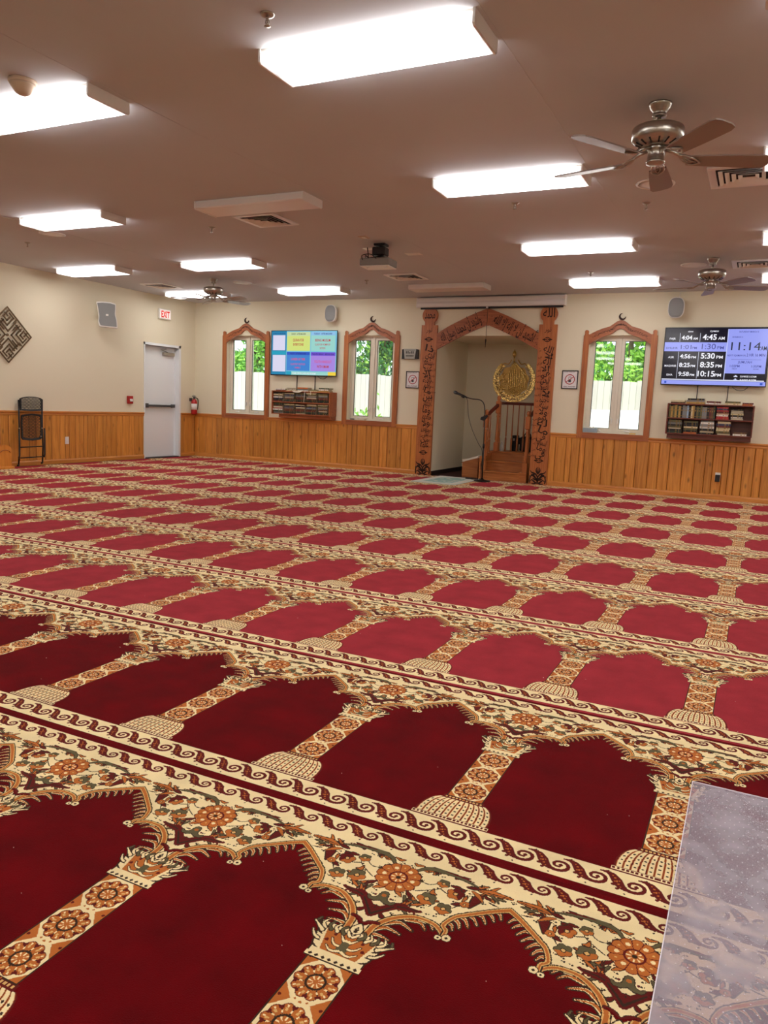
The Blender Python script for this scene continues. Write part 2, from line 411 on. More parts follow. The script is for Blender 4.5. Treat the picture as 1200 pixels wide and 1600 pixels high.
def knot_canvas():
    u = (np.arange(NU) + .5) * (DX / 2 / NU)
    v = VS + (np.arange(NV) + .5) * (DY / NV)
    U, V = np.meshgrid(u, v)                       # rows = v
    V = np.where(V > .79, V - DY, V)
    K = np.full(U.shape, RED, np.uint8)
    def sprig(pts, w, col, edge):
        d = dist_poly(pts, [w*.3, w, w*.2]); on = (K == CREAM)
        K[on & (d < .0026)] = edge; K[on & (d < 0)] = col
    def dist_poly(pts, rad):
        best = np.full(U.shape, 9.0)
        for (a, b), (ra, rb) in zip(zip(pts[:-1], pts[1:]), zip(rad[:-1], rad[1:])):
            dx, dy = b[0] - a[0], b[1] - a[1]
            L = dx * dx + dy * dy + 1e-12
            t = np.clip(((U - a[0]) * dx + (V - a[1]) * dy) / L, 0, 1)
            d = np.hypot(U - a[0] - t * dx, V - a[1] - t * dy) - (ra + t * (rb - ra))
            best = np.minimum(best, d)
        return best
    def smooth(pts, n=8):
        P = [pts[0]] + list(pts) + [pts[-1]]
        out = []
        for i in range(1, len(P) - 2):
            for k in range(n):
                t = k / n
                out.append(tuple(.5 * (2 * P[i][c] + (P[i+1][c] - P[i-1][c]) * t + (2 * P[i-1][c] - 5 * P[i][c] + 4 * P[i+1][c] - P[i+2][c]) * t * t
                                       + (3 * P[i][c] - P[i-1][c] - 3 * P[i+1][c] + P[i+2][c]) * t ** 3) for c in (0, 1)))
        out.append(tuple(pts[-1]))
        return out
    def stroke(pts, w0, w1, col, edge=None, ew=.003, curve=True, mid=None):
        P = smooth(pts) if curve and len(pts) > 2 else pts
        n = len(P)
        if mid is None:
            R = [w0 + (w1 - w0) * i / (n - 1) for i in range(n)]
        else:
            R = [np.interp(i / (n - 1), [0, .45, 1], [w0, mid, w1]) for i in range(n)]
        d = dist_poly(P, R)
        if edge is not None:
            K[d < ew] = edge
        K[d < 0] = col
    def poly(pts, col):
        ins = np.zeros(U.shape, bool)
        for (x0, y0), (x1, y1) in zip(pts, list(pts[1:]) + [pts[0]]):
            c = ((y0 > V) != (y1 > V))
            with np.errstate(divide='ignore', invalid='ignore'):
                ins ^= c & (U < (x1 - x0) * (V - y0) / ((y1 - y0) if y1 != y0 else 1e-12) + x0)
        K[ins] = col
        return ins
    def disc(cx, cy, r, col, ry=None):
        K[np.hypot((U - cx), (V - cy) * (r / (ry or r))) < r] = col
    def rosette(cx, cy, R, n, body, gap, dots, core):
        d = np.hypot(U - cx, V - cy); th = np.arctan2(V - cy, U - cx)
        s = np.abs(np.cos(th * n / 2))
        edge = R * (.86 + .14 * s ** .5)
        K[d < edge + .0025] = gap
        K[d < edge] = body
        K[(s < .16) & (d > R * .46) & (d < edge)] = gap
        for i in range(n):
            a = 2 * np.pi * i / n
            if dots and i % 2 == 0:
                disc(cx + .68 * R * np.cos(a), cy + .68 * R * np.sin(a), .10 * R, CREAM)
            else:
                disc(cx + .74 * R * np.cos(a), cy + .74 * R * np.sin(a), .05 * R, TAN)
        K[d < R * .44] = DARK if core else MAROON
        K[d < R * .35] = ORANGE
        K[(d < R * .33) & (np.abs(np.sin(th * 4)) < .42) & (d > R * .12)] = CREAM
        K[d < R * .10] = DARK
    # --- spandrel ground
    out = [(.024,-.238),(.026,-.215),(.030,-.190),(.050,-.155),(.078,-.130),(.106,-.118),(.145,-.120),(.168,-.134),(.180,-.150)]
    up = [(.180,-.150),(.180,-.128),(.168,-.112),(.181,-.075),(.203,-.053),(.230,-.030),(.262,-.004),(.2915,.016)]
    poly(smooth(out, 5) + smooth(up, 5) + [(.30,.168),(-.01,.168),(-.01,-.238)], CREAM)
    # acanthus leaves hanging into the red field, dark shade then orange body with a cream rim
    def spray(items):
        for p, w in items:
            stroke(p, w, .0012, CREAM, DARK, .0042)
        for p, w in items:
            stroke(p, w * .62, .0008, ORANGE)
    spray([([(.026,-.225),(.050,-.217),(.078,-.222)], .007), ([(.030,-.205),(.055,-.186),(.092,-.192)], .009),
           ([(.040,-.178),(.075,-.155),(.112,-.168)], .009), ([(.085,-.136),(.118,-.132),(.137,-.150)], .007),
           ([(.115,-.124),(.142,-.126),(.152,-.141)], .005),
           ([(.176,-.100),(.186,-.105),(.192,-.120)], .006), ([(.180,-.080),(.196,-.088),(.205,-.108)], .007),
           ([(.192,-.064),(.208,-.072),(.222,-.094)], .007), ([(.207,-.050),(.222,-.056),(.238,-.076)], .007),
           ([(.225,-.036),(.240,-.041),(.253,-.060)], .006), ([(.243,-.021),(.257,-.026),(.268,-.043)], .006),
           ([(.262,-.006),(.274,-.013),(.282,-.030)], .005)])
    stroke(out, .0085, .0055, TAN, DARK, .003)
    stroke(out, .0055, .0025, ORANGE)
    stroke(up, .0045, .0075, TAN, DARK, .003)
    stroke(up, .0018, .0050, ORANGE)
    for c, r in (((.190,-.151), .0105), ((.172,-.158), .0075)):
        th = np.hypot(U - c[0], V - c[1])
        K[th < r + .002] = DARK; K[th < r] = CREAM; K[th < r * .35] = DARK
    # lattice of small sprigs on the cream ground
    rng = random.Random(5)
    for _ in range(80):
        x, y = rng.uniform(.0, .29), rng.uniform(-.15, .075)
        if y < -.10 and x > .08: continue
        if np.interp(x, [0, .03, .06, .10, .17, .19, .29], [-.2, -.16, -.13, -.10, -.10, -.05, .03]) > y: continue
        disc(x, y, .0028, DARK); disc(x + .006, y + .002, .0018, DARK)
    for p in ([(.060,-.028),(.085,-.012),(.112,.010),(.112,.030)], [(.112,.010),(.135,.000),(.153,.009)], [(.112,-.068),(.125,-.04),(.146,-.058)],
              [(.055,.015),(.08,.012),(.10,.026)], [(.165,-.045),(.18,-.02),(.20,0)]):
        stroke(p, .0016, .0012, DARK)
    rg = random.Random(17)
    for _ in range(62):
        x, y = rg.uniform(.0, .28), rg.uniform(-.16, .078)
        if np.interp(x, [0, .03, .06, .10, .17, .19, .29], [-.2, -.16, -.12, -.095, -.095, -.045, .035]) > y: continue
        a = rg.uniform(0, 6.28); L = rg.uniform(.010, .020); k = rg.uniform(-.006, .006)
        sprig([(x - L*np.cos(a), y - L*np.sin(a)), (x + k, y + k), (x + L*np.cos(a), y + L*np.sin(a))], rg.uniform(.0035, .0065), rg.choice((GREEN, ORANGE, MAROON, GREEN, ORANGE)), DARK)
    # the long green leaf over the rosette, and the orange leaves towards the apex
    stroke([(.030,.046),(.050,.070),(.085,.080),(.120,.080),(.160,.072),(.192,.062)], .0022, .001, GREEN, DARK, .0022, mid=.0085)
    stroke([(.10,.083),(.14,.082),(.18,.075)], .001, .001, MAROON, mid=.0035)
    stroke([(.200,.050),(.235,.056),(.283,.058)], .001, .0015, ORANGE, DARK, .003, mid=.0105)
    stroke([(.205,.050),(.24,.054),(.275,.057)], .0008, .0008, DARK, mid=.0018)
    stroke([(.235,.046),(.248,.036),(.258,.026)], .0035, .001, GREEN, DARK, .002)
    stroke([(.214,.034),(.206,.010),(.199,-.024)], .001, .0015, MAROON, DARK, .003, mid=.0125)
    stroke([(.186,.040),(.204,.030),(.222,.012)], .001, .001, ORANGE, DARK, .002, mid=.006)
    stroke([(.236,.018),(.250,.014),(.262,.012)], .001, .001, DARK, mid=.003)
    # four-petal flowers
    for (cx, cy, r, a, g) in ((.097,-.043,.024,.5,GREEN), (.146,-.059,.021,.2,GREEN), (.153,.009,.022,.9,MAROON), (.112,.033,.016,.3,GREEN), (.186,-.018,.012,.4,ORANGE)):
        d = np.hypot(U - cx, V - cy); t = np.arctan2(V - cy, U - cx) + a
        e = r * (.78 + .22 * np.abs(np.cos(2.5 * t)))
        K[d < e + .002] = DARK
        K[(d < e)] = g
        K[(d < e) & (np.sin(t) < -.1) & (d > r * .35)] = ORANGE
        K[d < r * .34] = DARK
        K[d < r * .22] = TAN
    # the maroon bracket and the small red chevron below the rosette
    stroke([(.104,-.096),(.078,-.102),(.050,-.102),(.024,-.126),(.000,-.158)], .004, .012, MAROON, None, mid=.0125)
    stroke([(.098,-.098),(.050,-.105),(.024,-.130),(.000,-.160)], .0015, .0035, DARK)
    for i in range(7):
        disc(.02 + i * .012, -.110 + (.022 if i < 2 else .0) * (i - 1.6) * -.6, .0035, MAROON)
    stroke([(.034,-.182),(.016,-.186),(.000,-.204)], .004, .006, MAROON, DARK, .0015)
    stroke([(.030,-.183),(.000,-.203)], .002, .003, RED)
    stroke([(.000,-.078),(.008,-.100),(.026,-.106),(.034,-.098)], .010, .002, GREEN, DARK, .0022)
    disc(.0, -.083, .006, ORANGE)
    rosette(0, 0, .058, 12, ORANGE, MAROON, True, False)
    # hairline above the spandrel
    K[np.abs(V - .0885) < .0016] = DARK
    # --- column: dome base, collar, shaft, capital
    W = .062 + .048 * np.sqrt(np.clip(1 - ((V - .345) / .10) ** 2, 0, 1))
    dome = (V > .335) & (V < .442) & (U < W)
    K[(V > .332) & (V < .446) & (U < W + .004)] = MAROON
    K[dome] = CREAM
    rel = U / W
    for k in range(6):
        c = .10 + .18 * k
        K[dome & (np.abs(rel - c) < .028)] = ORANGE
        K[dome & (np.abs(rel - c) < .012)] = MAROON
    for k in range(-1, 6):
        c = .01 + .18 * k + .0
        for j in range(4):
            vv = .352 + j * .021
            K[dome & (np.hypot((rel - c) * W, V - vv) < .0034)] = DARK
    K[(V > .318) & (V < .334) & (U < .118)] = CREAM
    K[(V > .322) & (V < .331) & (U < .118) & (np.mod(U, .012) < .0075)] = MAROON
    K[(V > .440) & (V < .459) & (U < .066)] = MAROON
    K[(V > .446) & (V < .453) & (U < .062) & (np.mod(U + .003, .011) < .006)] = TAN
    sh = (V > .459) & (V < .826) & (U < .0545)
    K[(V > .456) & (V < .826) & (U < .0575)] = DARK
    # canvas wraps at .79: the shaft's last bit lies at negative v
    V2 = np.where(V < -.30, V + DY, V)
    sh = (V2 > .459) & (V2 < .830) & (U < .0545)
    K[(V2 > .456) & (V2 < .830) & (U < .0575)] = DARK
    K[sh] = CREAM
    for c in (.452, .573, .695, .817):
        K[sh & (np.abs(V2 - c) + (.0545 - U) * 1.15 < .036)] = ORANGE
        K[sh & (np.hypot((U - .049), V2 - c) < .004)] = MAROON
        disc(.0, c, .0035, ORANGE); disc(.014, c + .004, .0025, ORANGE)
    for c in (.512, .634, .756):
        Vs = V; V = V2
        d = np.hypot(U, V - c); th = np.arctan2(V - c, U)
        s = np.abs(np.cos(5 * th))
        e = .050 * (.88 + .12 * s)
        K[sh & (d < e + .002)] = MAROON
        K[sh & (d < e)] = ORANGE
        K[sh & (d < e) & (d > .024) & (s < .25)] = DARK
        K[sh & (np.abs(d - .036) < .0045) & (np.abs(np.cos(5 * th + .3)) > .93)] = TAN
        K[sh & (np.abs(d - .031) < .0035) & (np.abs(np.sin(5 * th)) > .95)] = CREAM
        K[sh & (d < e) & (d > e - .007) & (s < .62)] = MAROON
        K[sh & (np.abs(d - .044) < .003) & (np.abs(np.cos(5 * th)) > .97)] = CREAM
        K[sh & (d < .0235)] = DARK
        K[sh & (d < .018)] = ORANGE
        K[sh & (d < .017) & (d > .005) & (np.abs(np.sin(4 * th)) < .45)] = CREAM
        V = Vs
    # capital
    cw = np.interp(V, [-.345, -.32, -.262, -.232], [.062, .064, .078, .088])
    cap = (V > -.338) & (V < -.232) & (U < cw)
    K[(V > -.341) & (V < -.230) & (U < cw + .0035)] = DARK
    K[cap] = CREAM
    K[cap & (U < cw - .020) & (V > -.318) & (V < -.250)] = ORANGE
    for k in range(4):
        stroke([(.052 + k * .006, -.318 + k * .022), (.066 + k * .005, -.311 + k * .022), (.074 + k * .004, -.296 + k * .022)], .0012, .001, DARK, mid=.0032)
    stroke([(.0,-.305),(.022,-.312),(.038,-.300)], .004, .001, CREAM, DARK, .002)
    stroke([(.0,-.292),(.024,-.290),(.036,-.274)], .004, .001, CREAM, DARK, .002)
    stroke([(.0,-.280),(.012,-.268),(.022,-.254)], .004, .001, CREAM, DARK, .002)
    disc(.0, -.288, .010, GREEN, .016); disc(.004, -.270, .004, CREAM); disc(.010, -.300, .004, GREEN)
    disc(.045, -.285, .005, MAROON); disc(.034, -.262, .004, MAROON)
    K[(V > -.347) & (V < -.331) & (U < .068)] = CREAM
    K[(V > -.345) & (V < -.333) & (U < .067) & (np.abs(np.mod(U + .0, .016) - .008) + np.abs(V + .339) < .0055)] = DARK
    K[(np.abs(V + .348) < .002) & (U < .068)] = DARK
    for k in range(6):
        stroke([(.004 + k * .016, -.252), (.012 + k * .0165, -.240), (.004 + k * .0175, -.226)], .004, .0015, GREEN if k % 2 else CREAM, DARK, .0025)
    stroke([(.070,-.262),(.084,-.252),(.100,-.240)], .005, .001, CREAM, DARK, .003)
    stroke([(.066,-.290),(.078,-.284),(.090,-.268)], .004, .001, CREAM, DARK, .003)
    stroke([(.0,-.236),(.010,-.226),(.0,-.206)], .006, .003, CREAM, DARK, .003)
    disc(.0, -.232, .005, DARK)
    full = np.concatenate([K[:, ::-1], K], axis=1)          # u from -DX/2 to DX/2
    # --- running scroll bands (not mirrored)
    u = (np.arange(2 * NU) + .5) * (DX / 2 / NU) - DX / 2
    v = VS + (np.arange(NV) + .5) * (DY / NV)
    UU, VV = np.meshgrid(u, v)
    VV = np.where(VV > .79, VV - DY, VV)
    P = DX / 6
    for lo, hi, c in ((.096, .170, .133), (.210, .312, .262)):
        s = (hi - lo) / .082
        band = (VV > lo) & (VV < hi)
        full[band] = CREAM
        q = np.mod(UU, P) - P / 2
        for sh_ in (-P, 0, P):
            q2 = q - sh_
            # thick wave limb falling from one eye to the next, with a spiral hook and a ragged leaf
            prev = None
            pts = []
            for i in range(19):
                t = i / 18
                a = np.radians(-140 + 430 * t); r = (.0245 - .0180 * t) * s
                pts.append((r * np.cos(a) * 1.05, r * np.sin(a) * .92, (.0058 - .0026 * t) * min(s, 1.1)))
            limb = [(-.090, .027 * s, .003), (-.074, .028 * s, .006), (-.060, .021 * s, .0105), (-.046, .006 * s, .0145), (-.034, -.010 * s, .0125), (-.020, -.018 * s, .0075)]
            for grp, extra in ((limb + pts, 0),):
                for (x0, y0, r0), (x1, y1, r1) in zip(grp[:-1], grp[1:]):
                    ex, ey = x1 - x0, y1 - y0
                    t = np.clip(((q2 - x0) * ex + (VV - c - y0) * ey) / (ex * ex + ey * ey + 1e-12), 0, 1)
                    d = np.hypot(q2 - x0 - t * ex, VV - c - y0 - t * ey) - (r0 + t * (r1 - r0))
                    full[band & (d < 0)] = MAROON
            for (x0, y0, r0) in ((-.046, .001, .006), (-.052, -.010, .005), (-.040, -.022, .004), (.004, .001, .0045)):
                d = np.hypot(q2 - x0, VV - c - y0 * s)
                full[band & (d < r0 * s)] = MAROON
            for (x0, y0, r0) in ((-.058, .020, .002), (-.051, .013, .0024), (-.045, .003, .0026), (-.039, -.006, .0024), (-.033, -.014, .002), (-.050, .001, .0016), (-.038, .006, .0016)):
                full[band & (np.hypot(q2 - x0, VV - c - y0 * s) < r0 * 1.3)] = ORANGE
            for (x0, y0) in ((.030, .030), (-.020, -.034), (.036, .026), (.024, .033)):
                d = np.abs(q2 - x0) + np.abs(VV - c - y0 * s)
                full[band & (d < .0035)] = DARK
        full[(np.abs(VV - lo - .0015) < .0018) | (np.abs(VV - hi + .0015) < .0018)] = CREAM
    full[(np.abs(VV - .0925) < .0045)] = CREAM
    full[(np.abs(VV - .3145) < .0012) & (np.abs(UU) > .118)] = MAROON
    return full

def merge_rects(G):
    """Greedy merge of equal knots into rectangles: (row0, col0, row1, col1, colour)."""
    n, m = G.shape
    open_, out = {}, []
    for r in range(n):
        cut = np.flatnonzero(np.diff(G[r].astype(int))) + 1
        st = np.concatenate([[0], cut]); en = np.concatenate([cut, [m]])
        new = {}
        for a, b in zip(st.tolist(), en.tolist()):
            k = (a, b, int(G[r, a]))
            new[k] = open_.pop(k, r)
        for (a, b, c), r0 in open_.items():
            out.append((r0, a, r, b, c))
        open_ = new
    for (a, b, c), r0 in open_.items():
        out.append((r0, a, n, b, c))
    return np.array(out)

# ================================================================== the room shell
YB, XL, XR, YN, H = 12.384, -10.315, 5.2, -4.4, 3.04
T = .2
WINX = [-9.06, -6.33, -2.04]
WZ0, WZ1, WH = .894, 2.405, .465
NX0, NX1, NZ, NY = -5.08, -3.25, 2.40, 13.95

floor = struct('floor', B().box(XL-T, XR+T, YN-T, YB, -.2, -.004), 'darkgap')

b = B()                                             # back wall with three window openings and the niche opening
edges = [XL-T]
holes = [(WINX[0]-WH, WINX[0]+WH, WZ0, WZ1), (WINX[1]-WH, WINX[1]+WH, WZ0, WZ1), (NX0, NX1, -.2, NZ), (WINX[2]-WH, WINX[2]+WH, WZ0, WZ1)]
x = XL-T
for a, c, z0, z1 in holes:
    b.box(x, a, YB, YB+T, -.2, H+.2)
    if z0 > 0: b.box(a, c, YB, YB+T, -.2, z0)
    b.box(a, c, YB, YB+T, z1, H+.2); x = c
b.box(x, XR+T, YB, YB+T, -.2, H+.2)
wall_back = struct('wall_back', b, 'wall')

DY0, DY1, DZ = 10.97, 11.90, 2.11
b = B().box(XL-T, XL, YN-T, DY0, -.2, H+.2).box(XL-T, XL, DY1, YB, -.2, H+.2).box(XL-T, XL, DY0, DY1, DZ, H+.2)
wall_left = struct('wall_left', b, 'wall')
struct('wall_right', B().box(XR, XR+T, YN-T, YB, -.2, H+.2), 'wall')
struct('wall_near', B().box(XL, XR, YN-T, YN, -.2, H+.2), 'wall')
b = B().box(XL-T, XR+T, YN-T, YB+T, H, H+.2)
ceiling = struct('ceiling', b, 'ceil')
# plasterboard joints, faintly proud
b = B()
for (x0, y0, x1, y1) in ((-1.35, 1.9, -1.35, 7.6), (-3.78, 2.2, -3.78, 10.0), (-7.6, 2.2, -7.6, 10.8)):
    b.box(x0, x1+.004, y0, y1, H-.0015, H)
struct('ceiling_joint', b, 'ceil', ceiling)['kind'] = 'stuff'

# niche behind the arch
b = B().box(NX0-T, NX0, YB+T, NY+T, -.2, NZ+.2).box(NX1, NX1+T, YB+T, NY+T, -.2, NZ+.2).box(NX0, NX1, NY, NY+T, -.2, NZ+.2)
struct('wall_niche', b, 'wall')
struct('ceiling_niche', B().box(NX0, NX1, YB+T, NY, NZ, NZ+.2), 'wall')
M['nichefloor'] = mat('dark_niche_carpet', srgb(62, 20, 18), .95, bump=(300, .4, .003))
struct('floor_niche', B().box(NX0, NX1, YB, NY, -.2, 0), 'nichefloor')
M['darkbase'] = mat('dark_rubber_skirting', srgb(34, 18, 14), .6)
b = B().box(NX0, NX0+.012, YB+.02, NY, 0, .075).box(NX0+.012, NX1-.012, NY-.012, NY, 0, .075).box(NX1-.012, NX1, YB+.02, NY, 0, .075)
struct('baseboard_niche', b, 'darkbase')

# ------------------------------------------------------------------ carpet: one strip per row of prayer places
KN = knot_canvas()
def strip_mesh(name, fine, x_axis0, i0, i1, y_cut=None):
    G = KN if fine else KN
    G2 = np.tile(G, (1, i1 - i0))
    kn = DX / (2*NU); kv = DY / NV
    xs0 = x_axis0 + (i0 - .5) * DX
    R = merge_rects(G2)
    X0 = np.clip(xs0 + R[:, 1]*kn, XL, XR); X1 = np.clip(xs0 + R[:, 3]*kn, XL, XR)
    Y0 = R[:, 0]*kv; Y1 = R[:, 2]*kv
    if y_cut is not None: Y0 = np.minimum(Y0, y_cut); Y1 = np.minimum(Y1, y_cut)
    ok = (X1 - X0 > 1e-5) & (Y1 - Y0 > 1e-5)
    R, X0, X1, Y0, Y1 = R[ok], X0[ok], X1[ok], Y0[ok], Y1[ok]
    n = len(R); co = np.zeros((n, 4, 3), np.float32)
    co[:, 0, 0] = X0; co[:, 1, 0] = X1; co[:, 2, 0] = X1; co[:, 3, 0] = X0
    co[:, 0, 1] = Y0; co[:, 1, 1] = Y0; co[:, 2, 1] = Y1; co[:, 3, 1] = Y1
    me = bpy.data.meshes.new(name)
    me.vertices.add(n*4); me.vertices.foreach_set('co', co.ravel())
    me.loops.add(n*4); me.loops.foreach_set('vertex_index', np.arange(n*4, dtype=np.int32))
    me.polygons.add(n); me.polygons.foreach_set('loop_start', np.arange(0, n*4, 4, dtype=np.int32))
    me.polygons.foreach_set('loop_total', np.full(n, 4, np.int32))
    me.polygons.foreach_set('material_index', R[:, 4].astype(np.int32))
    me.update(calc_edges=True)
    for k in ('red', 'cream', 'orange', 'dark', 'green', 'maroon', 'tan'): me.materials.append(M['pile_' + k])
    return me
carpet_me = strip_mesh('carpet_strip', True, -1.28, -16, 12)
last_cut = YB - (1.6564 + 9*DY + VS)
carpet_last = strip_mesh('carpet_strip', True, -1.28, -16, 12, last_cut) if last_cut > .01 else None
for k in range(-6, 10):
    y = 1.6564 + k*DY + VS
    if y > YB - .01: break
    me = carpet_me if y + DY <= YB else carpet_last
    o = bpy.data.objects.new('carpet_strip', me); COL.objects.link(o); o.parent = floor
    sh = .0122 * k
    o.location = (sh, y, 0)
    # near rows: the shade of a nap leaning away is painted into the red
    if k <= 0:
        o.material_slots[0].link = 'OBJECT'; o.material_slots[0].material = M['pile_red_shaded']

# ------------------------------------------------------------------ wainscot: planks, skirting, chair rails
rw = random.Random(3)
PD = .014
_pm = {}
def plank_mesh(w):
    if w not in _pm:
        c = .013; h0, h1 = .075, .805
        vs, fs = [], []
        prof = [(-w/2+.003, 0), (-w/2+.003, PD-.009), (-w/2+c, PD), (w/2-c, PD), (w/2-.003, PD-.009), (w/2-.003, 0)]
        for h in (h0, h1): vs += [(p, -d, h) for p, d in prof]
        n = 6
        for i in range(n-1): fs.append((i, i+1, n+i+1, n+i))
        fs += [tuple(range(n))[::-1], tuple(range(n, 2*n))]
        me = bpy.data.meshes.new('plank'); me.from_pydata(vs, [], fs); me.materials.append(M['pine']); _pm[w] = me
    return _pm[w]
def planks(parent, a, c, wall):
    x = a
    while x < c - .02:
        w = rw.choice((.085, .105, .13, .15, .17, .19))
        w = min(w, round(c - x, 3))
        if c - x - w < .05: w = round(c - x, 3)
        o = bpy.data.objects.new('plank', plank_mesh(w)); COL.objects.link(o); o.parent = parent
        if wall == 'back': o.location = (x + w/2, YB - .003, 0)
        else: o.location = (XL + .003, x + w/2, 0); o.rotation_euler = (0, 0, math.radians(90))
        x += w
for a, c in ((XL+.017, -5.36), (-3.02, 2.6)): planks(wall_back, a, c, 'back')
planks(wall_left, 2.5, DY0-.045, 'left'); planks(wall_left, DY1+.055, YB-.003, 'left')
b = B().box(XL, -5.36, YB-.0025, YB, 0, .81).box(-3.02, XR, YB-.0025, YB, 0, .81); struct('wainscot_backing', b, 'groove', wall_back)
b = B().box(XL, XL+.0025, YN, DY0-.04, 0, .81).box(XL, XL+.0025, DY1+.05, YB, 0, .81); struct('wainscot_backing', b, 'groove', wall_left)
def rail_profile(b, x0, x1, z0):       # skirting along the back wall
    pass
base_prof = [(0, 0), (.026, 0), (.026, .055), (.018, .072), (.010, .082), (0, .082)]
rail_prof = [(0, .792), (.020, .792), (.024, .806), (.022, .826), (.034, .838), (.036, .856), (.030, .863), (0, .863)]
def run_back(name, prof, a, c, m='pinex', k='structure'):
    b = B(); b.prism([(d, z) for d, z in prof], lambda p, q, t: (t, YB-p, q), a, c); o = struct(name, b, m); return o
def run_left(name, prof, a, c, m='piney'):
    b = B(); b.prism([(d, z) for d, z in prof], lambda p, q, t: (XL+p, t, q), a, c); return struct(name, b, m)
run_back('baseboard_back', base_prof, XL+.026, -5.37); run_back('baseboard_back', base_prof, -3.01, XR)
run_left('baseboard_left', base_prof, YN, DY0-.042); run_left('baseboard_left', base_prof, DY1+.052, YB)
for i, (a, c) in enumerate(((XL+.036, WINX[0]-.545), (WINX[0]+.545, WINX[1]-.545), (WINX[1]+.545, -5.37), (-3.01, WINX[2]-.545), (WINX[2]+.545, XR))):
    run_back('trim_%d' % (i+1), rail_prof, a, c)
run_left('trim_6', rail_prof, YN, DY0-.042); run_left('trim_7', rail_prof, DY1+.052, YB)

# ------------------------------------------------------------------ windows (vinyl casement pairs set back in the wall)
for n, wx in enumerate(WINX):
    y0, y1 = 12.475, 12.545
    w = struct('window_%d' % (n+1), B().box(wx-WH, wx+WH, y0, y1, WZ1-.028, WZ1).box(wx-WH, wx+WH, y0, y1, WZ0, WZ0+.030)
               .box(wx-WH, wx-WH+.028, y0, y1, WZ0+.03, WZ1-.028).box(wx+WH-.028, wx+WH, y0, y1, WZ0+.03, WZ1-.028)
               .box(wx-.022, wx+.022, y0-.004, y1, WZ0+.03, WZ1-.028), 'vinyl', loc=(wx, YB, 0))
    for s_ in (-1, 1):
        gx0, gx1 = (wx-.382, wx-.076) if s_ < 0 else (wx+.070, wx+.372)
        ox0, ox1 = (wx-WH+.029, wx-.023) if s_ < 0 else (wx+.023, wx+WH-.029)
        sb = B()
        for (a, c, e, f) in ((ox0, gx0, WZ0+.031, WZ1-.029), (gx1, ox1, WZ0+.031, WZ1-.029), (gx0, gx1, WZ0+.031, .970), (gx0, gx1, 2.325, WZ1-.029)):
            sb.cbox(a, c, y0+.008, y1-.01, e, f, .003)
        sash = struct('sash', sb, 'vinyl', w)
        gk = B()
        for (a, c, e, f) in ((gx0, gx0+.007, .970, 2.325), (gx1-.007, gx1, .970, 2.325), (gx0, gx1, .970, .977), (gx0, gx1, 2.318, 2.325)):
            gk.box(a, c, y0+.006, y0+.02, e, f)
        struct('gasket', gk, 'black', sash)
        struct('pane', B().box(gx0+.001, gx1-.001, y0+.03, y0+.034, .971, 2.324), 'glass', sash)
        cx = (gx0+gx1)/2 - .02
        struct('crank_handle', B().cbox(cx-.045, cx+.045, y0-.022, y0, WZ0+.034, WZ0+.050, .004).tube([(cx-.03, y0-.024, WZ0+.044), (cx+.03, y0-.030, WZ0+.040), (cx+.058, y0-.034, WZ0+.030)], .006, 8), 'whiteplastic', sash)
        lx = wx + s_*.047
        struct('sash_lock', B().cbox(lx-.009, lx+.009, y0-.010, y0+.008, 1.05, 1.13, .003).tube([(lx, y0-.012, 1.07), (lx, y0-.022, 1.12)], .006, 8), 'whiteplastic', sash)
    struct('window_sill', B().box(wx-WH, wx+WH, YB-.0, y0, WZ0-.012, WZ0+.003), 'vinyl', w)

# ------------------------------------------------------------------ exit door
d = struct('door_1', B().cbox(XL-.145, XL-.10, DY0+.004, DY1-.004, .012, DZ-.004, .003), 'door')
b = B().box(XL-.15, XL+.012, DY1-.003, DY1+.05, 0, DZ+.045).box(XL-.15, XL+.012, DY0-.025, DY0+.003, 0, DZ+.045).box(XL-.15, XL+.012, DY0-.025, DY1+.05, DZ, DZ+.045)
b.box(XL-.1, XL-.085, DY1-.018, DY1-.003, 0, DZ).box(XL-.1, XL-.085, DY0, DY1, DZ-.015, DZ)
struct('door_frame', b, 'door', d)
struct('threshold', B().box(XL-.19, XL+.02, DY0, DY1, 0, .012), 'darksteel', d)
b = B().cbox(XL-.10, XL-.045, DY0+.02, DY0+.16, .95, 1.03, .006).cbox(XL-.10, XL-.055, DY1-.12, DY1-.03, .955, 1.02, .006)
bar = struct('panic_bar', b.cbox(XL-.085, XL-.03, DY0+.10, DY1-.08, .968, 1.008, .006, 0), 'darksteel', d)
b = B().cbox(XL-.10, XL-.045, DY1-.36, DY1-.06, 1.95, 2.01, .006)
cl = struct('door_closer', b, 'steel', d)
struct('closer_arm', B().tube([(XL-.06, DY1-.25, 2.01), (XL-.05, DY1-.45, 2.055), (XL-.07, DY1-.28, 2.075)], .009, 8), 'steel', d)
struct('hinge', B().tube([(XL-.09, DY0+.006, 1.88), (XL-.09, DY0+.006, 1.98)], .008, 8), 'steel', d)
struct('hinge', B().tube([(XL-.09, DY0+.006, .25), (XL-.09, DY0+.006, .35)], .008, 8), 'steel', d)

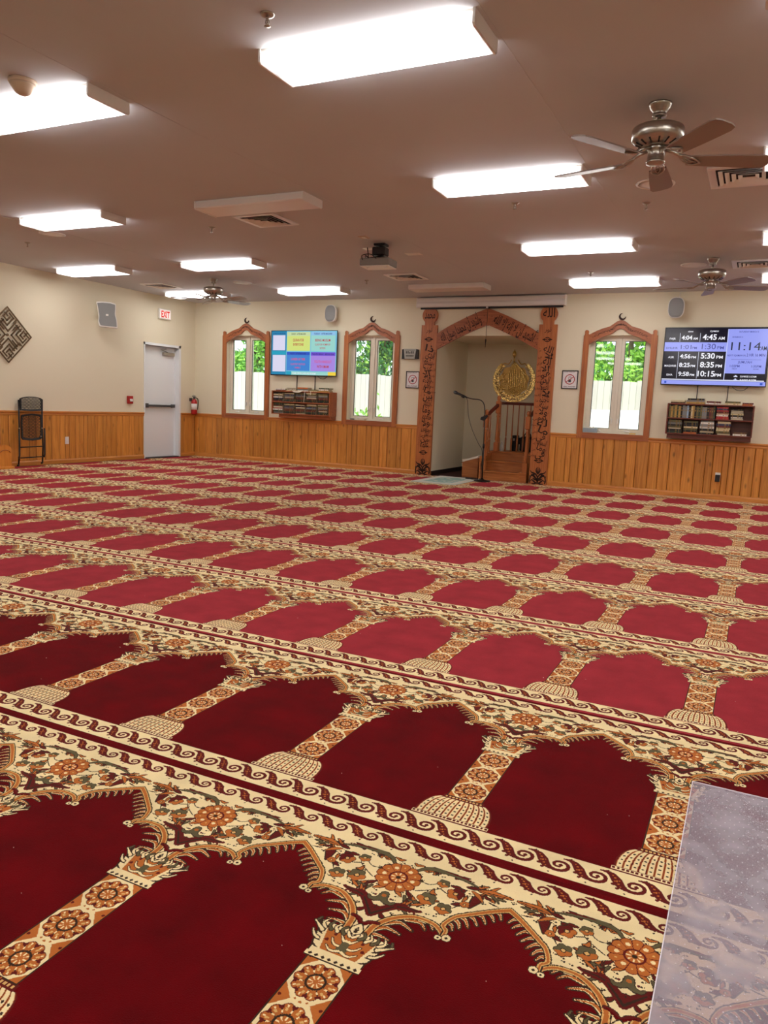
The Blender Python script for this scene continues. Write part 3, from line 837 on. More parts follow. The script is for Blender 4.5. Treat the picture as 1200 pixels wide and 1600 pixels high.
# ================================================================== arched wooden window surrounds
def surround(wx, label):
    t = thing('window_surround', label, 'window frame', (wx, YB, WZ0-.09), 'carved wooden window surrounds')
    y0, y1 = YB-.032, YB
    for s_ in (-1, 1):
        pts = [(wx+s_*.465, .805), (wx+s_*.552, .805), (wx+s_*.552, 2.402), (wx+s_*.540, 2.402), (wx+s_*.540, 2.42), (wx+s_*.537, 2.425)]
        pts += [(wx+s_*.510 + s_*.030*math.cos(math.radians(a)), 2.455 + .030*math.sin(math.radians(a))) for a in range(-25, 206, 21)]
        pts += [(wx+s_*.483, 2.425), (wx+s_*.465, 2.415)]
        obj('post', B().prism(pts if s_ > 0 else pts[::-1], XZ, y0, y1), 'redoakz', t)
    obj('bottom_rail', B().box(wx-.465, wx+.465, y0, y1, .805, .894), 'redoakx', t)
    outer = bez([(-.466, 2.415), (-.36, 2.470), (-.26, 2.510), (-.173, 2.535), (-.12, 2.570), (-.06, 2.612), (0, 2.632)], 6)
    inner = bez([(-.466, 2.262), (-.38, 2.318), (-.27, 2.375), (-.15, 2.418), (-.10, 2.448), (-.045, 2.492), (0, 2.507)], 6)
    op = outer + [(-x, z) for x, z in outer[::-1][1:]]
    ip = inner + [(-x, z) for x, z in inner[::-1][1:]]
    bb = B(); n = len(op)
    vs = [(wx+p, y0, q) for p, q in op] + [(wx+p, y0, q) for p, q in ip] + [(wx+p, y1, q) for p, q in op] + [(wx+p, y1, q) for p, q in ip]
    fs = []
    for i in range(n-1):
        fs += [(i, n+i, n+i+1, i+1), (2*n+i, 2*n+i+1, 3*n+i+1, 3*n+i), (i, i+1, 2*n+i+1, 2*n+i), (n+i, 3*n+i, 3*n+i+1, n+i+1)]
    bb.add(vs, fs)
    ab = obj('arch_board', bb, 'redoakx', t)
    # engraved vine along the arch
    eb = B(); rr = random.Random(int(abs(wx)*100))
    for i in range(4, n-4):
        cx, cz = (op[i][0]+ip[i][0])/2, (op[i][1]+ip[i][1])/2
        if i % 2 == 0:
            a = rr.uniform(0, 6.28); r = .012 + .006*rr.random()
            eb.tube([(wx+cx+r*math.cos(a+k*.6), y0-.0005, cz+r*math.sin(a+k*.6)) for k in range(7)], .0022, 5)
        else:
            a = rr.uniform(-.8, .8) + (3.14 if cx > 0 else 0)
            eb.tube([(wx+cx-.02*math.cos(a), y0-.0005, cz-.02*math.sin(a)), (wx+cx, y0-.0005, cz+.006), (wx+cx+.02*math.cos(a), y0-.0005, cz+.02*math.sin(a))], .0022, 5)
    obj('engraved_vine', eb, 'engrave', ab)
    # crescent finial
    co = [(wx+.008+.052*math.cos(math.radians(a)), 2.685+.052*math.sin(math.radians(a))) for a in range(95, 356, 13)]
    ci = [(wx+.020+.040*math.cos(math.radians(a)), 2.697+.040*math.sin(math.radians(a))) for a in range(345, 104, -12)]
    obj('crescent', B().prism(co+ci, XZ, YB-.024, YB-.008), 'engrave', t)
    return t
surround(WINX[0], 'carved wooden arched window frame with a crescent nearest the left corner of the room')
surround(WINX[1], 'carved wooden arched window frame with a crescent between the left television and the big arch')
surround(WINX[2], 'carved wooden arched window frame with a crescent to the right of the big arch')

# small things on the sills
t = thing('tissue_box', 'blue grey tissue box on the sill of the right window', 'tissue box', (-2.40, 12.43, .9))
M['paleblue'] = mat('pale_blue_card', srgb(150, 166, 176), .6); M['tan'] = mat('tan_card', srgb(188, 156, 116), .7)
M['yellowc'] = mat('yellow_leaflet', srgb(226, 190, 110), .7)
obj('box', B().cbox(-2.50, -2.29, 12.395, 12.47, .898, .965, .003), 'paleblue', t)
obj('tissue', B().prism([(-2.44, .965), (-2.41, .990), (-2.37, .975), (-2.34, .992), (-2.33, .965)], XZ, 12.42, 12.44), 'paper', t)
tag(obj('leaflet', B().cbox(-1.79, -1.70, 12.41, 12.46, .898, .918, .002), 'yellowc'), 'small folded yellow leaflet at the right end of the right window sill', 'leaflet')
tag(obj('bracelet', B().tube([(-6.70+.035*math.cos(a*.5), 12.43+.03*math.sin(a*.5), .908) for a in range(13)], .009, 8), 'black'), 'small black coil on the sill of the middle window', 'coil')
tag(obj('paper_stack', B().cbox(-6.60, -6.44, 12.41, 12.465, .898, .922, .002).cbox(-6.56, -6.40, 12.40, 12.45, .922, .930, .001), 'paper'), 'white papers lying on the sill of the middle window', 'papers')

# ================================================================== the great carved arch (mihrab)
t = thing('mihrab_arch', 'tall carved wooden arch with engraved calligraphy around the wall niche', 'arch', (-4.185, YB, 0))
y0 = YB-.048
def ring_word(bb, s, x, z, size, **k): text(bb, arabic(s), XZ, x, z, size, k.pop('y', y0-.0012), **k)
VERSE = 'الله لا إله إلا هو الحي القيوم لا تأخذه سنة ولا نوم له ما في السموات وما في الأرض من ذا الذي يشفع عنده إلا بإذنه يعلم ما بين أيديهم وما خلفهم ولا يحيطون بشيء من علمه إلا بما شاء وسع كرسيه السموات والأرض ولا يؤوده حفظهما وهو العلي العظيم'.split()
for s_, x0, x1, cx, word in ((-1, -5.360, -5.072, -5.205, 'محمد'), (1, -3.308, -3.018, -3.150, 'الله')):
    pcx = (x0+x1)/2
    nb = .086
    dz, r = 2.735, .138
    a0 = math.degrees(math.asin((2.60-dz+.012)/r)) if False else -56
    pts = [(x0, 0), (x1, 0), (x1, 2.572), (pcx+nb, 2.572), (pcx+nb, 2.60)]
    pts += [(pcx + r*math.cos(math.radians(a)), dz + r*math.sin(math.radians(a))) for a in range(-50, 231, 10)]
    pts += [(pcx-nb, 2.60), (pcx-nb, 2.572), (x0, 2.572)]
    p = obj('pillar', B().prism(pts, XZ, y0, YB), 'redoakz', t)
    cb = B()
    ring_word(cb, word, pcx, dz-.05, .20, width=.19, bold=.012)
    obj('calligraphy', cb, 'engrave', p); cb = B()
    text(cb, arabic('نور'), XZ, pcx, 2.46, .10, y0-.0012)
    obj('calligraphy', cb, 'engrave', p)
    for mz in (2.335, .395):
        cb = B(); ob = B()
        for (dx, dzz, rx, rz) in ((0, 0, .052, .040), (-.052, 0, .028, .012), (.052, 0, .028, .012)):
            cb.prism([(pcx+dx+rx*math.cos(math.radians(a)), mz+dzz+rz*math.sin(math.radians(a))) for a in range(0, 360, 20)], XZ, y0-.001, y0)
        for (dx, dzz, rx, rz) in ((-.022, .014, .013, .008), (.022, .014, .013, .008), (-.022, -.014, .013, .008), (.022, -.014, .013, .008), (0, 0, .005, .030)):
            ob.prism([(pcx+dx+rx*math.cos(math.radians(a)), mz+dzz+rz*math.sin(math.radians(a))) for a in range(0, 360, 30)], XZ, y0-.0022, y0-.001)
        cb.merge(ob, 1); obj('medallion', cb, ['engrave', 'redoakz'], p)
    cb = B()
    # the verse, one or two words to a line, with a column of small marks beside it
    rr = random.Random(11+s_); z = 2.19; k = 0 if s_ > 0 else 20
    while z > .50:
        w = VERSE[k % len(VERSE)]; k += 1
        hgt = rr.uniform(.085, .12)
        text(cb, arabic(w), XZ, pcx + rr.uniform(-.012, .018) + .012, z-hgt*.55, hgt*1.45, y0-.0012, width=rr.uniform(.13, .175), bold=.012, rot=rr.uniform(-.35, .25))
        text(cb, arabic(VERSE[(k*7) % len(VERSE)]), XZ, pcx-.098*(1 if s_ > 0 else -1), z-hgt*.5, .05, y0-.0012, bold=.004, rot=math.pi/2*(.0))
        for q in range(5):
            mx, mz_ = pcx + rr.uniform(-.115, .115), z + rr.uniform(-.09, .02)
            cb.tube([(mx, y0-.0006, mz_), (mx+rr.uniform(-.012, .012), y0-.0006, mz_+rr.uniform(-.012, .012))], .0028, 5)
        z -= hgt
    obj('calligraphy', cb, 'engrave', p); cb = B()
    # dark floral scroll at the foot
    for q in (-1, 1):
        for pth, w0 in (([(0, .05), (.03, .10), (.075, .145), (.115, .135), (.120, .10)], .012), ([(0, .12), (.03, .165), (.07, .185), (.11, .20), (.13, .23)], .010),
                        ([(0, .02), (.045, .04), (.09, .075), (.12, .05)], .009), ([(.0, .17), (.025, .215), (.030, .250), (.012, .285)], .008),
                        ([(.05, .175), (.08, .155), (.11, .165)], .012), ([(.12, .02), (.132, .06), (.128, .11), (.135, .15)], .008), ([(.02, .075), (.05, .085), (.085, .105)], .010),
                        ([(.02,.03),(.05,.012),(.10,.018)], .009)):
            P = bez(pth, 4); n = len(P)
            R = [1.35*w0*(1-.72*abs(2*i/(n-1)-.8)) + .002 for i in range(n)]
            L1, L2 = [], []
            for i in range(n):
                aa, cc = P[max(i-1, 0)], P[min(i+1, n-1)]; dx, dz_ = cc[0]-aa[0], cc[1]-aa[1]; l = math.hypot(dx, dz_) or 1
                L1.append((pcx+q*(P[i][0]-dz_/l*R[i]), P[i][1]+dx/l*R[i])); L2.append((pcx+q*(P[i][0]+dz_/l*R[i]), P[i][1]-dx/l*R[i]))
            pl = L1+L2[::-1]
            pl = [(min(max(a, x0+.002), x1-.002), c) for a, c in pl]
            cb.prism(pl, XZ, y0-.001, y0)
    cb.prism([(pcx-.014, .045), (pcx, .02), (pcx+.014, .045), (pcx+.02, .1), (pcx, .15), (pcx-.02, .1)], XZ, y0-.001, y0)
    cb.prism([(pcx-.012, .20), (pcx, .17), (pcx+.012, .20), (pcx+.008, .25), (pcx, .30), (pcx-.008, .25)], XZ, y0-.001, y0)
    obj('floral_ornament', cb, 'engrave', p)
outer = bez([(-.890, 2.428), (-.72, 2.532), (-.52, 2.630), (-.28, 2.738), (-.012, 2.838)], 6)
inner = bez([(-.890, 2.163), (-.70, 2.262), (-.50, 2.362), (-.26, 2.470), (-.012, 2.570)], 6)
for s_ in (-1, 1):
    pts = [(-4.185-s_*p*(-1 if s_ > 0 else -1)*-1 if False else -4.185 + (p if s_ < 0 else -p), q) for p, q in outer] + [(-4.185 + (p if s_ < 0 else -p), q) for p, q in inner[::-1]]
    ab = obj('arch_board', B().prism(pts, XZ, y0+.006, YB), 'redoakx', t)
    cb = B(); ws = 'أشهد أن لا إله إلا الله'.split() if s_ > 0 else 'وأشهد أن محمدا رسول الله'.split()
    ang = math.atan2(.41, .878)*(-s_)
    text(cb, arabic(' '.join(ws)), XZ, -4.185+s_*.44, 2.452, .215, y0+.0045, width=.76, bold=.014, rot=ang)
    rr = random.Random(5+s_)
    for q in range(60):
        a_ = rr.uniform(.06, .86); zc = 2.70-.41/.878*a_ + rr.uniform(-.105, .09)
        xx = -4.185+s_*a_
        cb.tube([(xx, y0+.0055, zc), (xx+rr.uniform(-.02, .02), y0+.0055, zc+rr.uniform(-.018, .018))], .0028, 5)
    obj('calligraphy', cb, 'engrave', ab)
obj('keystone_strip', B().box(-4.197, -4.173, y0+.004, YB, 2.562, 2.842), 'redoakz', t)

# projection screen rolled up in its case
t = thing('projection_screen', 'rolled up projection screen in a long white case above the carved arch', 'projection screen', (-4.17, 12.31, 2.85))
M['case'] = mat('cream_white_case', srgb(222, 220, 218), .4)
pr = [(12.384, 2.86), (12.384, 3.02), (12.27, 3.02), (12.255, 3.00), (12.262, 2.95), (12.25, 2.92), (12.256, 2.875), (12.27, 2.862)]
obj('case', B().prism(pr, lambda p, q, d: (d, p, q), -5.43, -2.915), 'case', t)
obj('end_cap', B().cbox(-5.445, -5.43, 12.25, 12.384, 2.858, 3.025, .004), 'whiteplastic', t); obj('end_cap', B().cbox(-2.915, -2.90, 12.25, 12.384, 2.858, 3.025, .004), 'whiteplastic', t)
obj('screen_hem', B().box(-5.38, -2.94, 12.30, 12.325, 2.832, 2.860), 'black', t)
pc = obj('pull_cord', B().tube([(-4.18, 12.312, 2.835), (-4.182, 12.314, 2.6), (-4.186, 12.312, 2.33)], .004, 8), 'black', t)
obj('tassel', B().tube([(-4.186, 12.312, 2.34), (-4.186, 12.312, 2.32), (-4.187, 12.312, 2.25), (-4.187, 12.312, 2.20)], [.009, .013, .006, .003], 8), 'black', pc)
obj('cord_bracket', B().tube([(-4.185, 12.30, 2.845), (-4.185, 12.27, 2.845)], .016, 10), 'white', t)

# ------------------------------------------------------------------ brass calligraphy ornament on the niche wall
gx, gz, gy = -4.142, 1.737, NY
t = thing('brass_calligraphy', 'round polished brass calligraphy ornament hanging on the niche wall', 'wall ornament', (gx, gy, gz))
bb = B()
ro = [(gx+(.405+.008*math.sin(a*.9))*math.cos(math.radians(a)), gz+(.405+.008*math.sin(a*.9))*math.sin(math.radians(a))) for a in range(-232, 53, 4)]
ri = [(gx+.012+.300*math.cos(math.radians(a)), gz+.022+.300*math.sin(math.radians(a))) for a in range(52, -233, -4)]
obj('crescent_rim', B().prism(ro+ri, XZ, gy-.03, gy-.012), 'brass', t, bevel=.004)
cb = B()
for i in range(30):
    a = math.radians(-225+i*9.2); s1 = arabic(VERSE[i % len(VERSE)])
    text(cb, s1, XZ, gx+.345*math.cos(a), gz+.345*math.sin(a)-.01, .085, gy-.034, width=.06, bold=.01, rot=a-math.pi/2+math.pi)
obj('rim_lettering', cb, 'bronze', t)
ip = [(gx+(.278+.014*math.sin(math.radians(a*9)))*math.cos(math.radians(a)), gz+(.278+.014*math.sin(math.radians(a*9)))*math.sin(math.radians(a))) for a in range(0, 360, 6)]
M['brassdark'] = mat('shaded_brass', srgb(206, 170, 100), .42, .9, bump=(50, .5, .006))
obj('centre_plate', B().prism(ip, XZ, gy-.020, gy-.010), 'brassdark', t)
sb = B(); rr = random.Random(9)
for i in range(9):                                   # tall strokes gathered into the finial
    x0 = -.10+i*.040
    sb.tube(bez([(gx+x0, gy-.035, gz-.20+abs(i-4)*.012), (gx+x0*.95, gy-.042, gz), (gx+x0*.8+(.03 if i > 4 else -.012), gy-.042, gz+.20-abs(i-4)*.02), (gx+(x0+.01)*.30-.018, gy-.036, gz+.34-abs(i-4)*.012)], 5), .0085, 8)
for i in range(20):                                  # sweeping bowls and curls
    a = rr.uniform(0, 360); cx, cz = gx+rr.uniform(-.19, .17), gz+rr.uniform(-.22, .11); r = rr.uniform(.028, .085)
    P = [(cx+r*1.5*math.cos(math.radians(a+k*22)), gy-.036-.008*rr.random(), cz+r*math.sin(math.radians(a+k*22))) for k in range(9)]
    sb.tube(P, [.0035+.006*math.sin(math.pi*k/8) for k in range(9)], 8)
for i in range(5):
    sb.tube(bez([(gx+.13+i*.028, gy-.034, gz-.15+i*.02), (gx+.15+i*.026, gy-.042, gz), (gx+.135+i*.024, gy-.034, gz+.16-i*.03)], 5), .009, 8)
obj('calligraphy_strokes', sb, 'brass', t)
fb = B().lathe([(0, -.055), (.018, -.045), (.034, -.015), (.038, .02), (.026, .05), (.010, .068), (.006, .09), (0, .1)], (gx-.018, gy-.032, gz+.47), 16, 0)
fb.tube([(gx-.018, gy-.03, gz+.33), (gx-.018, gy-.03, gz+.43)], .012, 8)
obj('finial', fb, 'brass', t)
lb = B()
for s_ in (-1, 1):
    lb.tube(bez([(gx+s_*.26, gy-.025, gz+.22), (gx+s_*.20, gy-.03, gz+.31), (gx+s_*.12, gy-.03, gz+.30), (gx+s_*.06, gy-.03, gz+.38)], 5), .009, 8)
obj('side_scroll', lb, 'brassdark', t)

# ------------------------------------------------------------------ stepped wooden pulpit
t = thing('pulpit_stairs', 'small wooden stepped pulpit with turned newels and balusters inside the niche', 'pulpit', (-3.78, 12.7, 0))
PX0, PX1 = -4.15, -3.50
ys = [12.40, 12.63, 12.86]; zs = [.155, .318, .475]
for i in range(3):
    y1 = ys[i+1] if i < 2 else 13.46
    st = obj('step', B().box(PX0, PX1, ys[i]+.012, y1+.012 if i < 2 else 13.46, 0 if i == 0 else zs[i-1]-.005, zs[i]-.026), 'stair', t)
    obj('tread', B().cbox(PX0, PX1, ys[i]-.008, y1+(.008 if i < 2 else 0), zs[i]-.026, zs[i], .006), 'stair', st)
for x0, x1 in ((-4.20, -4.15), (-3.50, -3.375)):
    pts = [(12.40, 0), (13.46, 0), (13.46, .475), (12.86, .475), (12.86, .44), (12.63, .44), (12.63, .40), (12.40, .40)] if x1 < -4 else [(12.41, 0), (13.46, 0), (13.46, .475), (12.80, .475), (12.80, .43), (12.55, .43), (12.55, .17), (12.41, .17)]
    obj('side_panel', B().prism(pts, YZ, x0, x1), 'stair', t)
def newel(x, y, z0, z1, tall=False):
    w = .040; hh = z1 - z0
    b1 = B().cbox(x-w, x+w, y-w, y+w, z0, z0+.16*hh, .004).cbox(x-w, x+w, y-w, y+w, z1-.30, z1-.09, .008)
    m0, m1 = z0+.16*hh, z1-.30
    b1.lathe([(.036, m0), (.022, m0+.02), (.034, m0+.05), (.030, m0+.12), (.026, (m0+m1)/2), (.022, m1-.08), (.032, m1-.05), (.020, m1-.03), (.034, m1)], (x, y, 0), 16)
    b1.lathe([(.030, z1-.09), (.018, z1-.078), (.034, z1-.065), (.030, z1-.05), (.036, z1-.035), (.028, z1-.012), (.012, z1)], (x, y, 0), 16)
    return obj('newel_post', b1, 'stairz', t)
newel(-4.135, 12.44, .155, 1.185); newel(-3.415, 12.46, .17, 1.19)
newel(-4.055, 12.83, .475, 1.43, True); newel(-3.40, 13.15, .475, 1.43, True)
def baluster(x, y, z0, z1):
    hh = z1-z0
    b1 = B().cbox(x-.014, x+.014, y-.014, y+.014, z0, z0+.28*hh, .003)
    b1.lathe([(.014, z0+.28*hh), (.009, z0+.30*hh), (.0145, z0+.34*hh), (.012, z0+.5*hh), (.0085, z0+.98*hh), (.0085, z1)], (x, y, 0), 10)
    obj('baluster', b1, 'stairz', t)
for i in range(6): baluster(-3.985+i*.105, 13.13, .475, 1.285)
for i in range(3): baluster(-4.150, 12.53+i*.095, .42+.02*i, 1.09+.055*i)
for i in range(2): baluster(-4.075, 12.93+i*.1, .475, 1.285)
def handrail(p, q):
    a, c = Vector(p), Vector(q); dd = (c-a).normalized(); sd = dd.cross(Vector((0,0,1))).normalized(); up = sd.cross(dd)
    pr_ = [(-.026, -.022), (.026, -.022), (.030, 0), (.022, .020), (0, .028), (-.022, .020), (-.030, 0)]
    n = len(pr_); vs = [a+sd*u+up*v for u, v in pr_] + [c+sd*u+up*v for u, v in pr_]
    b1 = B().add(vs, [tuple(range(n)), tuple(range(2*n-1, n-1, -1))]+[(i, n+i, n+(i+1) % n, (i+1) % n) for i in range(n)])
    obj('handrail', b1, 'cherry', t)
handrail((-4.135, 12.46, 1.09), (-4.06, 12.80, 1.27)); handrail((-4.03, 13.13, 1.305), (-3.40, 13.13, 1.305)); handrail((-4.06, 12.86, 1.30), (-4.06, 13.16, 1.305))
handrail((-3.415, 12.49, 1.09), (-3.40, 13.10, 1.30))
# things left on the pulpit
tb = thing('black_bag', 'black bag standing behind the balusters on the pulpit platform', 'bag', (-3.66, 13.3, .475))
obj('bag_body', B().cbox(-3.76, -3.52, 13.22, 13.38, .475, .74, .03).cbox(-3.79, -3.74, 13.24, 13.36, .60, .72, .02), 'black', tb)
obj('handle', B().tube(bez([(-3.70, 13.3, .735), (-3.68, 13.3, .79), (-3.60, 13.3, .79), (-3.58, 13.3, .735)], 5), .010, 8), 'black', tb)
tb = thing('black_binder', 'slim black case standing left of the bag on the pulpit platform', 'case', (-3.84, 13.3, .475))
obj('case_body', B().cbox(-3.89, -3.815, 13.2, 13.40, .475, .755, .01), 'blackmetal', tb)
obj('clasp', B().cbox(-3.865, -3.84, 13.19, 13.2, .66, .70, .003), 'steel', tb)
tb = thing('water_bottle', 'small clear plastic water bottle beside the tall newel post of the pulpit', 'bottle', (-3.985, 12.93, .475))
M['clearp'] = mat('clear_plastic', srgb(226, 226, 222), .2); M['clearp'].node_tree.nodes['Principled BSDF'].inputs['Transmission Weight'].default_value = .6
obj('bottle_body', B().lathe([(.026, 0), (.030, .01), (.030, .10), (.024, .125), (.011, .145), (.011, .155)], (-3.985, 12.93, .475), 16), 'clearp', tb)
obj('cap', B().lathe([(.013, 0), (.013, .016)], (-3.985, 12.93, .63), 12), 'whiteplastic', tb)
# sloping bookrest left of the stairs
t = thing('bookrest', 'small wooden sloping bookrest on the niche floor left of the pulpit', 'bookrest', (-4.44, 12.75, 0))
pts = [(-4.59, 0), (-4.30, 0), (-4.30, .335), (-4.59, .245)]
obj('front_panel', B().prism(pts, XZ, 12.64, 12.655), 'stair', t)
obj('side_panel', B().prism([(12.655, 0), (12.95, 0), (12.95, .245), (12.655, .245)], YZ, -4.59, -4.575), 'stair', t)
obj('side_panel', B().prism([(12.655, 0), (12.95, 0), (12.95, .335), (12.655, .335)], YZ, -4.315, -4.30), 'stair', t)
obj('lid', B().prism([(-4.605, .240), (-4.285, .340), (-4.285, .354), (-4.605, .254)], XZ, 12.62, 12.96), 'stair', t)
tag(obj('open_book', B().prism([(-4.585, .262), (-4.30, .352), (-4.305, .388), (-4.44, .338), (-4.59, .300)], XZ, 12.63, 12.90), 'paper'), 'open book with white pages lying on the sloping bookrest', 'book')
tag(obj('power_strip', B().cbox(-4.36, -4.14, 12.19, 12.235, 0.002, .03, .006), 'black'), 'black extension socket on the floor in front of the bookrest', 'socket strip')

# ------------------------------------------------------------------ microphone stand
t = thing('microphone_stand', 'black microphone stand with round base and gooseneck before the pulpit', 'microphone stand', (-4.03, 12.09, 0))
obj('base', B().lathe([(.0, 0.002), (.135, .002), (.140, .010), (.132, .020), (.04, .032), (.02, .05), (.014, .06)], (-4.03, 12.09, 0), 32), 'blackmetal', t)
pole = obj('pole', B().tube([(-4.03, 12.09, .05), (-4.036, 12.09, .60)], .012, 12).tube([(-4.036, 12.09, .58), (-4.048, 12.09, 1.06)], .009, 12), 'blackmetal', t)
obj('clutch', B().tube([(-4.036, 12.09, .55), (-4.037, 12.09, .62)], .018, 12), 'black', pole)
obj('phone_clamp', B().prism([(-4.115, 1.02), (-4.05, 1.00), (-3.985, 1.075), (-4.00, 1.10), (-4.035, 1.085), (-4.10, 1.06)], XZ, 12.06, 12.09), 'black', t)
obj('gooseneck', B().tube(bez([(-4.047, 12.09, 1.06), (-4.056, 12.09, 1.20), (-4.085, 12.09, 1.29), (-4.15, 12.09, 1.338), (-4.28, 12.09, 1.350), (-4.40, 12.09, 1.375)], 7), .008, 10), 'blackmetal', t)
t = thing('microphone', 'black handheld microphone clipped to the gooseneck with its cable hanging', 'microphone', (-4.47, 12.09, 1.40))
obj('microphone_body', B().tube([(-4.38, 12.09, 1.370), (-4.44, 12.09, 1.395), (-4.55, 12.09, 1.432)], [.012, .017, .022], 14), 'black', t)
obj('grille', B().tube([(-4.548, 12.09, 1.431), (-4.560, 12.09, 1.436), (-4.585, 12.09, 1.446), (-4.608, 12.09, 1.454), (-4.616, 12.09, 1.457)], [.022, .027, .029, .022, .006], 16), 'darksteel', t)
obj('clip', B().tube([(-4.42, 12.09, 1.375), (-4.47, 12.09, 1.395)], .024, 12), 'black', t)
obj('cable', B().tube(bez([(-4.385, 12.09, 1.368), (-4.36, 12.09, 1.30), (-4.33, 12.085, 1.08), (-4.25, 12.08, .85), (-4.13, 12.08, .63), (-4.055, 12.085, .50), (-4.05, 12.075, .2), (-4.06, 12.04, .028), (-4.2, 12.13, .012), (-4.28, 12.19, .02)], 6), .0042, 8), 'black', t)

# ------------------------------------------------------------------ green prayer rug in front of the niche
M['rug0'] = mat('pale_green_rug', srgb(206, 214, 206), .95, bump=(220, .4, .003)); M['rug1'] = mat('teal_rug', srgb(150, 184, 176), .95, bump=(220, .4, .003)); M['rug2'] = mat('cream_rug', srgb(220, 212, 194), .95)
b = B().box(-4.88, -4.14, 11.09, 12.36, .001, .012, 0)
for (x0, x1, y0_, y1_, m_) in ((-4.84, -4.18, 11.13, 11.17, 2), (-4.84, -4.18, 12.28, 12.32, 2), (-4.84, -4.80, 11.17, 12.28, 2), (-4.22, -4.18, 11.17, 12.28, 2), (-4.74, -4.28, 11.24, 11.95, 1)):
    b.box(x0, x1, y0_, y1_, .012, .0128, m_)
b.prism([(-4.74, 11.95), (-4.28, 11.95), (-4.30, 12.05), (-4.40, 12.12), (-4.51, 12.22), (-4.62, 12.12), (-4.72, 12.05)], XY, .012, .0128, 1)
rr = random.Random(2)
for i in range(26):
    cx, cy, r = rr.uniform(-4.70, -4.32), rr.uniform(11.28, 12.0), rr.uniform(.015, .045)
    b.prism([(cx+r*math.cos(a), cy+r*.8*math.sin(a)) for a in np.linspace(0, 5.6, 8)], XY, .0128, .0134, rr.choice((0, 2)))
t = thing('prayer_rug', 'pale green prayer rug lying on the carpet in front of the niche', 'rug', (-4.51, 11.72, 0))
obj('rug_body', b, ['rug0', 'rug1', 'rug2'], t)
fb = B()
for i in range(60):
    xx = -4.875+i*.0125
    fb.tube([(xx, 11.09, .006), (xx+rr.uniform(-.004, .004), 11.06, .004)], .0022, 4).tube([(xx, 12.36, .006), (xx, 12.378, .004)], .0022, 4)
f_ = obj('fringe', fb, 'rug2', t); f_['kind'] = 'stuff'

# ================================================================== televisions
def lit(name, c, k=1.0):
    if name not in M: M[name] = glow(name, srgb(*c), k)
    return name
def tv(x0, x1, z0, z1, y, label, side):
    t = thing('television', label, 'television', ((x0+x1)/2, y, z0), 'wall mounted televisions')
    obj('housing', B().cbox(x0+.02, x1-.02, y+.012, y+.045, z0+.02, z1-.02, .008), 'black', t)
    obj('bezel', B().box(x0, x1, y, y+.014, z0, z0+.016).box(x0, x1, y, y+.014, z1-.010, z1).box(x0, x0+.010, y, y+.014, z0+.016, z1-.01).box(x1-.010, x1, y, y+.014, z0+.016, z1-.01), 'blackmetal', t)
    obj('wall_bracket', B().box((x0+x1)/2-.2, (x0+x1)/2+.2, y+.045, YB, (z0+z1)/2-.15, (z0+z1)/2+.15), 'black', t)
    return t
TY = 12.30
tv1 = tv(-8.43, -6.995, 1.66, 2.488, TY, 'television showing a coloured programme of classes between the two left windows', 0)
tv2 = tv(-1.383, .045, 1.668, 2.512, TY, 'television showing a prayer timetable with the time 11:14', 1)
# --- left screen
X0, X1, Z0, Z1 = -8.42, -7.005, 1.676, 2.478; w_, h_ = X1-X0, Z1-Z0
b = B(); ms = []
def mi(n):
    if n not in ms: ms.append(n)
    return ms.index(n)
def rect(a, c, e, f, name, y): b.box(X0+a*w_, X0+c*w_, y, y+.0006, Z1-f*h_, Z1-e*h_, mi(name))
lit('scr_sky', (118, 190, 216)); lit('scr_teal', (32, 128, 170)); lit('scr_teal2', (34, 156, 186)); lit('scr_yg', (206, 220, 122)); lit('scr_yg2', (196, 214, 160)); lit('scr_aqua', (150, 208, 200)); lit('scr_blue', (64, 128, 204))
lit('scr_blued', (46, 84, 190)); lit('scr_vio', (164, 132, 220)); lit('scr_viod', (110, 78, 206)); lit('scr_lb', (140, 188, 226)); lit('scr_pale', (214, 212, 236)); lit('scr_yel', (236, 206, 70))
lit('txt_red', (178, 60, 66)); lit('txt_dark', (40, 44, 60)); lit('txt_pink', (206, 84, 130)); lit('txt_white', (240, 240, 250)); lit('txt_navy', (34, 50, 120))
y_ = TY+.006
rect(0, 1, 0, 1, 'scr_sky', y_); rect(0, .235, 0, 1, 'scr_teal', y_-.001); rect(0, .235, .46, .54, 'scr_teal2', y_-.0015)
rect(.022, .215, .095, .44, 'scr_pale', y_-.002); rect(.022, .225, .55, .93, 'scr_pale', y_-.002)
rect(.243, .60, .02, .45, 'scr_yg', y_-.001); rect(.243, .60, .02, .115, 'scr_yg2', y_-.002)
rect(.615, .975, .02, .45, 'scr_aqua', y_-.001); rect(.615, .975, .02, .10, 'scr_lb', y_-.002)
rect(.243, .60, .475, .905, 'scr_blue', y_-.001); rect(.243, .60, .475, .545, 'scr_blued', y_-.002)
rect(.615, .985, .475, .905, 'scr_vio', y_-.001); rect(.615, .985, .475, .555, 'scr_viod', y_-.002)
rect(.24, 1, .925, 1, 'scr_aqua', y_-.001); rect(.88, 1, .92, 1, 'scr_yel', y_-.002); rect(.24, .32, .92, 1, 'scr_teal2', y_-.002)
sc = obj('screen', b, ms, tv1)
b = B(); ms = []
def tt(s, a, e, size, name, width=None, bold=.012, al='CENTER'):
    q = B(); text(q, s, XZ, X0+a*w_, Z1-e*h_, size*h_, y_-.003, 0, al, width*w_ if width else None, bold)
    obj('lettering', q, name, sc)
tt('SUNDAY - AFTER MAGHRIB', .42, .085, .052, 'txt_dark', .22); tt('QURAN FOR', .42, .235, .085, 'txt_red', .17, .02); tt('EVERYONE', .42, .335, .085, 'txt_red', .16, .02)
